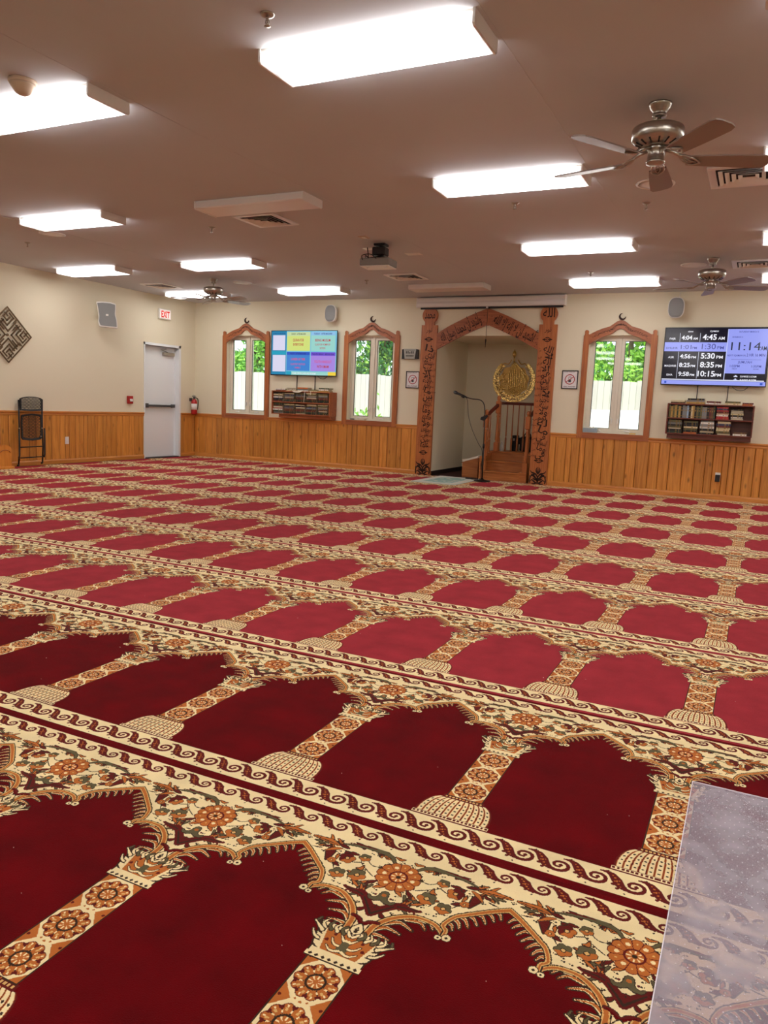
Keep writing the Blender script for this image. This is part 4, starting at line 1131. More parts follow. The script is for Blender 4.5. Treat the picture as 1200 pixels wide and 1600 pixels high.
tt('TUESDAY - AFTER MAGHRIB', .79, .08, .05, 'txt_navy', .27); tt('BEING MUSLIM', .79, .235, .08, 'txt_red', .23, .02); tt('CLASS FOR WOMEN BY', .79, .325, .06, 'txt_red', .23, .01); tt('SISTERS', .79, .405, .06, 'txt_red', .085, .01)
tt('FRIDAY - AFTER MAGHRIB', .42, .53, .045, 'txt_navy', .24); tt('CAREER OF TIME', .42, .665, .075, 'txt_pink', .22, .02); tt('CLASS FOR YOUTH BY', .42, .775, .06, 'txt_pink', .23, .01); tt('FAMILY', .42, .855, .06, 'txt_pink', .09, .01)
tt('THE 4TH FRIDAY - BEFORE ISHA', .80, .54, .05, 'txt_dark', .33); tt('YOUTH HANGOUT', .80, .72, .085, 'txt_pink', .26, .02); tt('WITH IMAM', .80, .83, .085, 'txt_red', .18, .02)
tt('ISLAMIC CENTER CLASSES AND PROGRAMS', .52, .98, .05, 'txt_white', .36); tt('SCAN TO REGISTER', .12, .07, .04, 'txt_navy', .19)
# --- right screen
X0, X1, Z0, Z1 = -1.373, .035, 1.684, 2.502; w_, h_ = X1-X0, Z1-Z0
lit('scr_black', (16, 14, 30)); lit('scr_lav', (150, 158, 240)); lit('scr_lavw', (196, 204, 250)); lit('scr_line', (214, 218, 240)); lit('txt_lav', (70, 74, 150))
b = B(); ms = []
rect(0, 1, 0, 1, 'scr_black', y_); rect(.0, .605, .252, .412, 'scr_lav', y_-.001)
rect(.612, .985, .02, .79, 'scr_lav', y_-.001); rect(.612, .985, .80, .93, 'scr_black', y_-.001)
rect(0, .985, .905, .925, 'scr_line', y_-.0015); rect(0, 1, .93, 1, 'scr_lav', y_-.001); rect(.605, .612, .02, .92, 'scr_lavw', y_-.001)
rect(.145, .1485, .09, .245, 'scr_line', y_-.001); rect(.342, .3455, .09, .245, 'scr_line', y_-.001)
rect(.145, .1485, .42, .895, 'scr_line', y_-.001); rect(.342, .3455, .42, .895, 'scr_line', y_-.001)
rect(.66, .94, .545, .549, 'txt_lav', y_-.0015)
rect(.03, .05, .945, .985, 'scr_blued', y_-.002); rect(.95, .975, .945, .985, 'scr_blued', y_-.002)
rect(.70, .735, .835, .85, 'scr_line', y_-.002); rect(.71, .725, .818, .835, 'scr_line', y_-.002); rect(.70, .735, .895, .91, 'scr_lavw', y_-.002); rect(.71, .725, .878, .895, 'scr_line', y_-.002)
sc = obj('screen', b, ms, tv2)
b = B(); ms = []
for i, (nm, a1, a2, c, k) in enumerate((('FAJR', '4:04', '4:45', .205, 'AM'), ('DHUHR', '1:01', '1:30', .37, 'PM'), ('ASR', '4:56', '5:30', .535, 'PM'), ('MAGHRIB', '8:25', '8:35', .69, 'PM'), ('ISHA', '9:58', '10:15', .85, 'PM'))):
    cn = 'txt_white' if i != 1 else 'txt_lav'; bo = .022 if i != 1 else .004
    tt(nm, .075, c, .05, cn, .06 if len(nm) < 5 else .115)
    tt(a1, .215, c, .105, cn, .105, bo); tt(k, .298, c, .058, cn, .045, bo/2)
    tt(a2, .435 if len(a2) < 5 else .434, c, .135, cn, .135 if len(a2) < 5 else .165, bo); tt(k, .548, c, .075, cn, .062, bo/2)
tt('ADHAN', .245, .075, .035, 'txt_white', .05); tt('IQAMAH', .475, .07, .04, 'txt_white', .08)
tt('11:14', .785, .385, .20, 'txt_dark', .275, .0); tt('AM', .950, .385, .10, 'txt_dark', .055)
tt('NEXT IQAMAH IN', .705, .49, .042, 'txt_lav', .17); tt('2 HR 16 MIN', .885, .49, .068, 'txt_lav', .17)
tt('SATURDAY MARCH 5', .80, .08, .038, 'txt_lav', .18); tt('SHABAN 2', .70, .17, .036, 'txt_lav', .1)
tt("JUMU'AH", .79, .61, .055, 'txt_lav', .13); tt('1:05PM', .70, .68, .055, 'txt_lav', .09); tt('1:35PM', .90, .68, .055, 'txt_lav', .09); tt('FIRST', .70, .72, .03, 'txt_lav', .045); tt('SECOND', .90, .72, .03, 'txt_lav', .05)
tt('SUNRISE 5:37AM', .835, .855, .044, 'txt_white', .15, .012); tt('SUNSET 8:25PM', .835, .915, .044, 'txt_white', .15, .012)
for tvx, xs in ((tv1, (-7.87, -7.475)), (tv2, (-.86, -.445))):
    for q in xs:
        obj('cable', B().box(q-.006, q+.006, 12.355, 12.367, 1.40, 1.68), 'black', tvx)
    q = xs[1]+.1
    obj('loose_cable', B().tube(bez([(q-.05, 12.36, 1.665), (q+.02, 12.36, 1.62), (q+.10, 12.36, 1.618), (q+.16, 12.36, 1.665)], 5), .004, 6), 'black', tvx)

# ================================================================== wall bookcases
BCOL = {'black': (26, 24, 24), 'dark green': (40, 62, 44), 'maroon': (92, 24, 26), 'red': (168, 30, 34), 'cream': (214, 196, 152), 'gold': (176, 140, 70), 'brown': (98, 62, 38),
        'navy': (36, 44, 78), 'grey': (122, 124, 124), 'white': (226, 222, 212), 'orange': (206, 110, 50), 'olive': (96, 92, 56), 'pale blue': (150, 178, 206)}
for k_, c in BCOL.items(): M['bk_'+k_] = mat('cover_'+k_.replace(' ', '_'), srgb(*c), .5)
M['foil'] = mat('gold_foil', srgb(150, 120, 64), .4, .6)
def book(x, y, z, w, hgt, dep, col, label, group, lying=False, spine_out=True, rot=0):
    """w thickness, hgt height, dep depth; built with its spine towards -y, standing; a lying one is turned on its side"""
    t = thing('book', label, 'book', (x, y, z), group)
    b1 = B(); c = .0022
    def bx(u0, u1, v0, v1, q0, q1, m):
        if not lying: b1.box(x+u0, x+u1, y+v0, y+v1, z+q0, z+q1, m)
        else: b1.box(x+q0, x+q1, y+v0, y+v1, z+u0, z+u1, m)
    bx(0, c, 0, dep, 0, hgt, 0); bx(w-c, w, 0, dep, 0, hgt, 0)
    if spine_out: bx(c, w-c, 0, c, 0, hgt, 0)
    else: bx(c, w-c, dep-c, dep, 0, hgt, 0)
    if spine_out and hgt > .05:
        for q in (.14, .82): bx(.003, w-.003, -.0006, 0, hgt*q, hgt*q+.006, 1)
        bx(.3*w, .7*w, -.0006, 0, hgt*.55, hgt*.68, 1)
    obj('cover', b1, ['bk_'+col, 'foil'], t)
    b1 = B()
    bx(c, w-c, c if spine_out else .004, dep-(.004 if spine_out else c), .003, hgt-.003, 0)
    obj('pages', b1, 'pages', t)
    return t
ORD = ['first', 'second', 'third', 'fourth', 'fifth', 'sixth', 'seventh', 'eighth', 'ninth', 'tenth', 'eleventh', 'twelfth', 'thirteenth', 'fourteenth', 'fifteenth', 'sixteenth', 'seventeenth', 'eighteenth', 'nineteenth', 'twentieth', 'twenty-first', 'twenty-second', 'twenty-third']
def bookcase(x0, x1, z0, zt, m, label, side):
    y0 = YB-.26
    t = thing('bookcase', label, 'bookcase', ((x0+x1)/2, YB, z0))
    th = .018; zm = z0+(zt-z0)*.50
    obj('side_panel', B().cbox(x0, x0+th, y0, YB, z0, zt, .002), m, t); obj('side_panel', B().cbox(x1-th, x1, y0, YB, z0, zt, .002), m, t)
    obj('back_panel', B().box(x0+th, x1-th, YB-.008, YB, z0, zt), m, t)
    for z in (z0, zm, zt-th): obj('shelf_board', B().cbox(x0+th, x1-th, y0+.004, YB-.008, z, z+th, .002), m, t)
    obj('support_batten', B().cbox(x0+.13 if side == 'left' else x0+.02, x1-.01, YB-.20, YB, z0-.062, z0, .003), m, t)
    return y0, z0+th, zm+th, zt
rb = random.Random(21)
def stack(x, z, n, zmax, y0, cols, where, group, wid=.19, thick=(.017, .028)):
    if zmax < 1.9: n = n if n < 3 else 9
    items = []; zz = z
    for k in range(n):
        w = rb.uniform(*thick)
        if zz + w > zmax: break
        items.append((zz, w)); zz += w + .0008
    for k, (zz, w) in enumerate(items):
        col = cols[k] if isinstance(cols, list) and k < len(cols) else rb.choice(cols)
        L_ = wid*rb.uniform(.88, 1.0); pos = len(items)-1-k
        pn = 'topmost' if pos == 0 else 'lowest' if k == 0 else ORD[k] + ' from bottom'
        lab = '%s book lying %s in %s' % (col, pn, where)
        book(x + (wid-L_)*rb.random(), y0+.012+rb.uniform(0, .03), zz, w, L_, rb.uniform(.13, .17), col, lab, group, True, rb.random() < .82)
# left bookcase
LX0, LX1 = -8.275, -7.01
y0, za, zb, zt = bookcase(LX0, LX1, .935, 1.372, 'oakshelf', 'oak wall bookcase crammed with stacked books under the left television', 'left')
cols = ['black', 'dark green', 'maroon', 'brown', 'grey', 'navy', 'olive', 'cream', 'gold', 'black', 'brown', 'dark green']
for i in range(5):
    xx = LX0+.024+i*.243
    stack(xx, zb, 7, 1.350, y0, (['maroon', 'black', 'navy', 'white', 'black', 'cream'] if i == 0 else cols), '%s stack, upper shelf, left bookcase' % ORD[i], 'books stacked in the left bookcase', .215)
    stack(xx, za, 7, zb-.022, y0, (['grey', 'dark green', 'white', 'red', 'white', 'maroon'] if i == 0 else cols), '%s stack, lower shelf, left bookcase' % ORD[i], 'books stacked in the left bookcase', .215)
stack(LX0+.06, zt, 2, 2, y0, ['maroon', 'white', 'white'], 'leftmost pile atop the left bookcase', 'books on top of the left bookcase', .24, (.014, .024))
stack(LX0+.32, zt, 3, 2, y0, ['cream', 'white', 'black'], 'second pile atop the left bookcase', 'books on top of the left bookcase', .20, (.014, .022))
stack(LX0+.545, zt, 3, 2, y0, ['white', 'grey', 'orange'], 'middle pile atop the left bookcase', 'books on top of the left bookcase', .24, (.016, .028))
stack(LX0+.80, zt, 2, 2, y0, ['cream', 'olive'], 'fourth pile atop the left bookcase', 'books on top of the left bookcase', .18, (.016, .024))
stack(LX0+1.00, zt, 3, 2, y0, ['gold', 'white', 'dark green'], 'rightmost pile atop the left bookcase', 'books on top of the left bookcase', .23, (.022, .030))
tag(obj('bookmark_ribbon', B().tube([(LX0+.735, y0-.004, 1.385), (LX0+.73, y0-.006, 1.30), (LX0+.715, y0-.004, 1.17)], .005, 6), 'paper'), 'long white ribbon hanging over the shelves of the left bookcase', 'ribbon')
tag(obj('bookmark_ribbon', B().tube([(LX0+.86, y0-.004, 1.385), (LX0+.855, y0-.006, 1.31)], .006, 6), 'paper'), 'short cream ribbon hanging from the top of the left bookcase', 'ribbon')
tag(obj('loose_paper', B().prism(bez([(LX0+.46, 1.375), (LX0+.50, 1.35), (LX0+.60, 1.345), (LX0+.68, 1.375)], 4)+[(LX0+.68, 1.380), (LX0+.46, 1.380)], XZ, y0-.012, y0+.02), 'paper'), 'loose white paper drooping over the top edge of the left bookcase', 'paper')
# right bookcase
RX0, RX1 = -1.235, -.065
y0, za, zb, zt = bookcase(RX0, RX1, .945, 1.398, 'cherry', 'dark cherry wall bookcase with upright and stacked books under the right television', 'right')
x = RX0+.026; spec = ['olive', 'gold', 'olive', 'gold', 'dark green', 'gold', 'black', 'grey', 'grey', 'pale blue', 'black', 'cream', 'gold', 'black', 'olive', 'dark green', 'olive', 'grey', 'grey', 'black', 'maroon', 'brown', 'dark green']
for i, c in enumerate(spec):
    w = rb.uniform(.020, .034) if c != 'grey' else .030
    book(x, y0+.02+rb.uniform(0, .012), zb, w, rb.uniform(.165, .188), .15, c, '%s book standing %s from left, upper shelf of right bookcase' % (c, ORD[i]), 'upright books in the right bookcase')
    x += w+.0012
stack(x+.012, zb, 7, 1.375, y0, ['red', 'red', 'white', 'red', 'maroon', 'red', 'navy'], 'red stack, upper shelf, right bookcase', 'stacked books in the right bookcase', .17, (.018, .024))
stack(x+.205, zb, 4, 1.36, y0, ['navy', 'white', 'black', 'cream'], 'short rightmost stack, upper shelf, right bookcase', 'stacked books in the right bookcase', .17, (.018, .024))
for i, (n, cs) in enumerate(((6, ['dark green', 'black', 'black', 'olive', 'black', 'grey']), (5, ['orange', 'black', 'olive', 'cream', 'black']), (6, ['black', 'dark green', 'black', 'white', 'grey', 'white']), (5, ['navy', 'olive', 'cream', 'cream', 'maroon']), (2, ['white', 'brown']))):
    stack(RX0+.024+i*.222, za, n, zb-.024, y0, cs, '%s stack, lower shelf, right bookcase' % ORD[i], 'stacked books in the right bookcase', .195, (.020, .034))
stack(RX0+.02, zt, 2, 2, y0, ['brown', 'cream'], 'leftmost pile atop the right bookcase', 'books on top of the right bookcase', .22, (.018, .026))
stack(RX0+.255, zt, 3, 2, y0, ['gold', 'grey', 'black'], 'tallest pile atop the right bookcase', 'books on top of the right bookcase', .25, (.022, .030))
stack(RX0+.52, zt, 2, 2, y0, ['white', 'maroon'], 'middle pile atop the right bookcase', 'books on top of the right bookcase', .20, (.014, .024))
stack(RX0+.76, zt, 2, 2, y0, ['cream', 'olive'], 'fourth pile atop the right bookcase', 'books on top of the right bookcase', .22, (.022, .028))
stack(RX0+1.0, zt, 2, 2, y0, ['orange', 'maroon'], 'rightmost pile atop the right bookcase', 'books on top of the right bookcase', .15, (.018, .024))

# ================================================================== loudspeakers
def back_speaker(cx, cz, label):
    t = thing('loudspeaker', label, 'loudspeaker', (cx, 12.24, cz), 'rounded loudspeakers on the back wall')
    def ring(sx, sz, y): return [(cx+sx*math.copysign(abs(math.cos(a))**.7, math.cos(a)), y, cz+sz*math.copysign(abs(math.sin(a))**.75, math.sin(a))) for a in np.linspace(0, 2*math.pi, 28, endpoint=False)]
    b1 = B(); rs = [ring(.06, .08, 12.33), ring(.10, .135, 12.29), ring(.115, .150, 12.23), ring(.115, .150, 12.20), ring(.105, .140, 12.19)]
    for i in range(len(rs)-1): b1.add(rs[i]+rs[i+1], [(k, 28+k, 28+(k+1) % 28, (k+1) % 28) for k in range(28)], 0, True)
    b1.add(rs[0], [tuple(range(28))], 0)
    obj('cabinet', b1, 'whiteplastic', t)
    r2 = [ring(.104, .139, 12.189), ring(.085, .115, 12.178), ring(.03, .04, 12.174)]; b1 = B()
    for i in range(2): b1.add(r2[i]+r2[i+1], [(k, 28+k, 28+(k+1) % 28, (k+1) % 28) for k in range(28)], 0, True)
    b1.add(r2[2], [tuple(range(28))], 0)
    obj('grille', b1, 'fabric', t)
    obj('wall_bracket', B().tube([(cx, 12.31, cz), (cx, 12.384, cz+.02)], .022, 10), 'whiteplastic', t)
    if cx > -3: obj('cable', B().tube([(cx+.0, 12.34, cz+.10), (cx+.03, 12.375, cz+.25)], .004, 6), 'white', t)
    return t
back_speaker(-7.10, 2.775, 'rounded pale grey loudspeaker above the left television')
back_speaker(-1.25, 2.785, 'rounded pale grey loudspeaker above the right television')
t = thing('loudspeaker', 'large grey loudspeaker with a wavy side on the left wall', 'loudspeaker', (XL+.27, 9.86, 2.5))
sx_, sy_, sz_ = XL+.27, 9.80, 2.485
RS = Matrix.Translation((sx_, sy_, sz_)) @ Matrix.Rotation(math.radians(47), 4, 'Z')     # local -y is the front
def spk(m, grow, d0, d1, name):
    L_ = bez([(-.170, .205), (-.150, .10), (-.135, -.02), (-.140, -.12), (-.115, -.195)], 5); R_ = bez([(.165, -.205), (.160, -.10), (.135, .02), (.140, .12), (.138, .195)], 5)
    pts = [(p*grow, q*grow) for p, q in L_+R_+[(.05, .215), (-.08, .215)]]
    return obj(name, B().prism(pts, XZ, d0, d1).xf(RS), m, t, bevel=.006)
spk('whiteplastic', 1.0, -.06, .10, 'cabinet'); spk('fabric', .91, -.068, -.058, 'grille')
obj('badge', B().cbox(-.02, .02, -.072, -.068, -.015, .015, .001).xf(RS), 'whiteplastic', t)
obj('wall_bracket', B().tube([(XL, 9.90, 2.49), (sx_-.05, sy_+.04, 2.49)], .03, 10), 'white', t)

# ================================================================== small wall fittings
t = thing('exit_sign', 'white illuminated exit sign with red letters above the door', 'sign', (XL, 11.46, 2.71))
obj('sign_box', B().cbox(XL, XL+.05, 11.31, 11.62, 2.615, 2.80, .006), 'whiteplastic', t)
M['exitface'] = mat('sign_face', srgb(244, 226, 220), .5, emit=.35); lit('exitred', (228, 44, 44), 1.0)
obj('face', B().box(XL+.05, XL+.052, 11.325, 11.605, 2.63, 2.785), 'exitface', t)
b = B(); text(b, 'EXIT', YZ, 11.465, 2.648, .165, XL+.0535, width=.225, bold=.03); obj('lettering', b, 'exitred', t)
t = thing('fire_alarm_station', 'small red fire alarm pull station left of the door', 'fire alarm', (XL, 10.575, 1.085))
obj('housing', B().cbox(XL, XL+.045, 10.515, 10.635, 1.015, 1.155, .006), 'red', t)
obj('pull_handle', B().cbox(XL+.045, XL+.06, 10.545, 10.61, 1.055, 1.10, .004), 'white', t)
def outlet(cx, cz, wall, label, plug=False):
    f = (lambda p, q, d: (p, YB-PD-.003-d, q)) if wall == 'back' else (lambda p, q, d: (XL+PD+.003+d, p, q))
    t = thing('wall_socket', label, 'socket', f(cx, cz, 0))
    rc = lambda w, h: [(cx-w, cz-h), (cx+w, cz-h), (cx+w, cz+h), (cx-w, cz+h)]
    obj('cover_plate', B().prism(rc(.036, .060), f, 0, .006), 'whiteplastic', t)
    for s_ in (-1, 1):
        if plug and s_ < 0: continue
        o = obj('receptacle', B().prism([(cx+.017*math.cos(a), cz+s_*.022+.015*math.sin(a)) for a in np.linspace(0, 6.28, 13)[:-1]], f, .006, .009), 'white', t)
    if plug:
        p = thing('plug_adapter', 'black plug adapter in the socket under the right bookcase', 'plug', f(cx, cz, .01))
        obj('adapter_body', B().prism([(cx-.033, cz-.075), (cx+.033, cz-.075), (cx+.033, cz+.030), (cx-.033, cz+.030)], f, .009, .05), 'black', p, bevel=.005)
        obj('side_label', B().prism([(cx-.0335, cz-.02), (cx-.0325, cz-.02), (cx-.0325, cz+.01), (cx-.0335, cz+.01)], f, .012, .045), 'grey_' if 'grey_' in M else 'fabric', p)
outlet(9.147, .381, 'left', 'white wall socket in the left wainscot beside the folding chair')
outlet(-.464, .345, 'back', 'white wall socket in the wainscot under the right bookcase', True)
# fire extinguisher
ey, ex = 12.235, XL+.11
t = thing('fire_extinguisher', 'red fire extinguisher hanging on the wall between door and corner', 'fire extinguisher', (ex, ey, .84))
obj('cylinder', B().lathe([(.045, 0), (.058, .01), (.060, .03), (.060, .24), (.050, .275), (.025, .30), (.020, .31)], (ex, ey, .835), 24), 'red', t)
obj('label_band', B().lathe([(.0606, 0), (.0606, .12)], (ex, ey, .93), 24), 'whiteplastic', t)
obj('valve', B().lathe([(.020, 0), (.022, .03), (.014, .05)], (ex, ey, 1.145), 12).cbox(ex-.01, ex+.01, ey-.06, ey+.05, 1.185, 1.197, .002).cbox(ex-.01, ex+.01, ey-.05, ey+.03, 1.205, 1.215, .002), 'darksteel', t)
obj('hose', B().tube(bez([(ex, ey+.02, 1.17), (ex+.01, ey+.09, 1.15), (ex+.02, ey+.095, 1.05), (ex+.02, ey+.075, .93)], 6), .009, 8), 'black', t)
obj('wall_hook', B().box(XL, ex-.06, ey-.02, ey+.02, 1.10, 1.16), 'darksteel', t)
# wall clock box
cx, cz = -5.56, 2.085
t = thing('wall_clock', 'grey digital clock with dark curved ends right of the middle window', 'clock', (cx, YB, cz))
obj('casing', B().prism([(cx-.155, cz-.085), (cx+.155, cz-.085), (cx+.155, cz+.075), (cx+.12, cz+.085), (cx-.12, cz+.085), (cx-.155, cz+.075)], XZ, YB-.045, YB), 'black', t)
M['lcd'] = mat('grey_display', srgb(176, 176, 168), .4); 
fc = obj('display', B().prism([(cx-.118, cz+.088), (cx+.118, cz+.088), (cx+.092, cz-.086), (cx-.092, cz-.086)], XZ, YB-.054, YB-.040), 'lcd', t)
M['lcdink'] = mat('display_ink', srgb(70, 72, 68), .6)
b = B()
for i, q in enumerate((-.062, -.03, .002, .032, .064)):
    b.box(cx+q-.010, cx+q+.010, YB-.0552, YB-.054, cz+.005, cz+.045 if i != 2 else cz+.03)
b.box(cx-.09, cx+.09, YB-.0552, YB-.054, cz+.062, cz+.067)
for i in range(6): b.box(cx-.07+i*.025, cx-.052+i*.025, YB-.0552, YB-.054, cz-.045, cz-.02)
obj('digits', b, 'lcdink', fc)
# framed no-phone signs
M['signpaper'] = mat('sign_paper', srgb(232, 228, 228), .6); M['signred'] = mat('sign_red', srgb(170, 34, 44), .6); M['signink'] = mat('sign_ink', srgb(74, 78, 84), .6)
def phone_sign(cx, cz, label):
    t = thing('framed_sign', label, 'sign', (cx, YB, cz), 'framed no phone signs'); w, h = .128, .146
    obj('frame', B().box(cx-w, cx-w+.014, YB-.018, YB, cz-h, cz+h).box(cx+w-.014, cx+w, YB-.018, YB, cz-h, cz+h).box(cx-w+.014, cx+w-.014, YB-.018, YB, cz+h-.014, cz+h).box(cx-w+.014, cx+w-.014, YB-.018, YB, cz-h, cz-h+.014), 'black', t)
    sh_ = obj('sheet', B().box(cx-w+.014, cx+w-.014, YB-.010, YB-.006, cz-h+.014, cz+h-.014), 'signpaper', t)
    yy = YB-.0112
    b1 = B(); R1, R2 = .080, .068; n = 36
    vo = [(cx+R1*math.cos(2*math.pi*k/n), yy, cz+.004+R1*math.sin(2*math.pi*k/n)) for k in range(n)] + [(cx+R2*math.cos(2*math.pi*k/n), yy, cz+.004+R2*math.sin(2*math.pi*k/n)) for k in range(n)]
    b1.add(vo, [(k, (k+1) % n, n+(k+1) % n, n+k) for k in range(n)])
    b1.prism([(cx-.062, cz-.034), (cx-.056, cz-.043), (cx+.062, cz+.042), (cx+.056, cz+.051)], XZ, yy-.0006, yy)
    obj('prohibition_ring', b1, 'signred', sh_)
    b1 = B().box(cx-.020, cx+.020, yy, YB-.010, cz-.040, cz+.046); obj('phone_symbol', b1, 'signink', sh_)
    b1 = B().box(cx-.016, cx+.016, yy-.0004, yy, cz+.0, cz+.038); obj('phone_face', b1, 'signpaper', sh_)
    b1 = B(); text(b1, 'PLEASE TURN OFF', XZ, cx-.01, cz+.112, .022, yy, width=.17); text(b1, 'CELL PHONES', XZ, cx, cz-.118, .026, yy, width=.19, bold=.02)
    obj('lettering', b1, 'signink', sh_)
phone_sign(-5.50, 1.645, 'framed no phone sign below the digital clock left of the big arch')
phone_sign(-2.765, 1.713, 'framed no phone sign between the big arch and the right window')
# metal wall art on the left wall
ay, az = 8.078, 1.996
t = thing('wall_art', 'diamond shaped openwork bronze metal ornament on the left wall', 'wall ornament', (XL, ay, az))
def dm(u, v): return (ay+(u+v)*.7071, az+(v-u)*.7071)             # square turned on its corner
def bar(b_, u0, u1, v0, v1, d=0):
    b_.prism([dm(u0, v0), dm(u1, v0), dm(u1, v1), dm(u0, v1)], YZ, XL+.012+d, XL+.026+d)
Q = .298
fb = B(); 
for a in ((-Q, Q, -Q, -Q+.016), (-Q, Q, Q-.016, Q), (-Q, -Q+.016, -Q+.016, Q-.016), (Q-.016, Q, -Q+.016, Q-.016)): bar(fb, *a)
obj('outer_frame', fb, 'bronze', t)
rr = random.Random(8); fb = B()
for g_ in range(4):                                    # the same square spiral word in four turns
    ca, sa = (1, 0, -1, 0)[g_], (0, 1, 0, -1)[g_]
    for (u0, u1, v0, v1) in ((.03, .24, .03, .048), (.03, .048, .03, .25), (.08, .25, .10, .118), (.08, .098, .10, .24), (.13, .22, .15, .168), (.13, .148, .15, .26), (.19, .208, .19, .27), (.20, .27, .05, .066), (.24, .256, .10, .21),
                             (-.02, .11, .20, .216), (.0, .016, .10, .23), (.16, .27, .235, .25)):
        c1 = [(u0*ca-v0*sa, u0*sa+v0*ca), (u1*ca-v1*sa, u1*sa+v1*ca)]
        bar(fb, min(c1[0][0], c1[1][0]), max(c1[0][0], c1[1][0]), min(c1[0][1], c1[1][1]), max(c1[0][1], c1[1][1]), .004)
obj('openwork_script', fb, 'bronze', t)
obj('wall_spacer', B().tube([(XL, ay, az), (XL+.014, ay, az)], .02, 8), 'bronze', t)

# ------------------------------------------------------------------ folding chair leaning on the left wall
def cy_(px): return 8.235+(px-24.5)/(66-24.5)*.455
def cz_(py): return 1.085-(py-618)/(727.5-618)*1.075
def cx_(z, o=0): return XL+.045+(1.085-z)*.13+o
def P3(px, py, o=0):
    z = cz_(py); x = cx_(z, o); k = x/XL; return (x, cy_(px)*k, max(.012, 1.1927+(z-1.1927)*k))
t = thing('folding_chair', 'folded black plastic and metal chair leaning against the left wall', 'chair', (XL+.1, 8.46, 0))
fr = B().tube([P3(23.5, 727.3, .02), P3(26, 700, .02), P3(26, 670, .02), P3(25.8, 624)], .012, 10).tube([P3(64, 725.6, .02), P3(65.5, 700, .02), P3(65, 670, .02), P3(65, 623)], .012, 10)
obj('rear_frame', fr, 'blackmetal', t)
for a, c, e in ((24.5, 25.2, 27.2), (67.6, 68.3, 65.8)):
    obj('leg', B().tube([P3(a+1, 669, .045), P3(c+.4, 690, .05), P3(c, 712, .06), P3(c-1.2, 716, .065)], .013, 10), 'blackmetal', t)
for py in (698.5, 715.5): obj('crossbar', B().tube([P3(27, py+.3, .03), P3(65, py-.3, .03)], .009, 8), 'blackmetal', t)
def shell(name, outline, off, holes, hx, hy):
    n = len(outline); cx0 = sum(p[0] for p in outline)/n; cy0 = sum(p[1] for p in outline)/n
    b1 = B(); inn = [(cx0+(p-cx0)*.86, cy0+(q-cy0)*.84) for p, q in outline]
    V0 = [P3(p, q, off) for p, q in outline]; V1 = [P3(p, q, off+.004) for p, q in inn]; V2 = [(v[0]+.022, v[1], v[2]) for v in V0]; V3 = [(v[0]+.014, v[1], v[2]) for v in V1]
    b1.add(V0+V1+V2+V3, [f for i in range(n) for j in [(i+1) % n] for f in ((i, j, n+j, n+i), (2*n+i, 3*n+i, 3*n+j, 2*n+j), (i, 2*n+i, 2*n+j, j), (n+i, n+j, 3*n+j, 3*n+i))])
    o = obj(name, b1, 'black', t)
    # slanted lattice web filling the rim
    def inside(p, q):
        c = False
        for i in range(n):
            (x0, y0), (x1, y1) = inn[i], inn[(i+1) % n]
            if (y0 > q) != (y1 > q) and p < (x1-x0)*(q-y0)/(y1-y0)+x0: c = not c
        return c
    b1 = B(); x0, x1 = min(p for p, _ in inn), max(p for p, _ in inn); y0, y1 = min(q for _, q in inn), max(q for _, q in inn)
    for sl in (-1, 1):
        k = -30.0
        while k < 80:
            seg = []
            for s_ in range(60):
                q = y0+(y1-y0)*s_/59; p = x0+k+sl*(q-y0)*.45
                if inside(p, q): seg.append((p, q))
            if len(seg) > 3: b1.tube([P3(seg[0][0], seg[0][1], off+.010), P3(seg[-1][0], seg[-1][1], off+.010)], .0030, 4, caps=False)
            k += 2.3
    w = obj('web', b1, 'black', o); w['kind'] = 'stuff'
back = [(27, 640.3), (27, 622)] + [(27+38.2*i/10, 622-3.6*math.sin(math.pi*(i+.0)/10)**.7-(.2 if i else 0)) for i in range(1, 10)] + [(65.3, 622.5), (65, 640.3), (46, 641.3)]
shell('backrest', back, .0, 0, 0, 0)
seat = [(28.5, 684), (28, 660), (28.8, 648.5), (31, 646.8), (46, 645.2), (61, 646.5), (63.5, 648.5), (64, 660), (63, 684), (60, 687), (46, 688.6), (31, 687)]
shell('seat', seat, .035, 0, 0, 0)
for px, py in ((26.3, 668.7), (64.6, 668.7), (62.5, 682)): obj('pivot_bolt', B().tube([P3(px, py, .055), P3(px, py, .075)], .010, 8), 'steel', t)
for px, py in ((22.6, 727.6), (63.0, 725.9)): obj('foot_cap', B().tube([P3(px-.8, py, .02), P3(px+1.6, py-1.2, .02)], .015, 8), 'black', t)

# ------------------------------------------------------------------ low wooden book trough at the left edge
t = thing('book_trough', 'low orange pine trough with an arched end board by the left wall', 'book trough', (XL+.15, 7.9, 0))
M['honey'] = wood('bright_honey_wood', srgb(226, 150, 62), srgb(206, 128, 46), 'z', .03)
xa_, xb_ = XL+.06, XL+.28; TS = -.20
ob = [(7.86+TS, .01), (8.085+TS, .01), (8.085+TS, .27)] + [(7.975+TS+.11*math.cos(math.radians(a)), .27+.095*math.sin(math.radians(a))) for a in range(0, 181, 15)] + [(7.865+TS, .01)]
obj('end_board', B().prism(ob, YZ, xb_-.02, xb_), 'honey', t)
obj('end_board', B().prism(ob, YZ, xa_, xa_+.02), 'honey', t)
obj('arch_moulding', B().tube([(xb_+.002, 7.975+TS+.085*math.cos(math.radians(a)), .235+.05*math.sin(math.radians(a))) for a in range(10, 171, 16)], .005, 6), 'oakshelf', t)
obj('side_board', B().box(xa_+.02, xb_-.02, 8.065+TS, 8.08+TS, .03, .26), 'honey', t); obj('side_board', B().box(xa_+.02, xb_-.02, 7.87+TS, 7.885+TS, .03, .26), 'honey', t)
obj('bottom_board', B().box(xa_+.02, xb_-.02, 7.885+TS, 8.065+TS, .03, .045), 'honey', t)
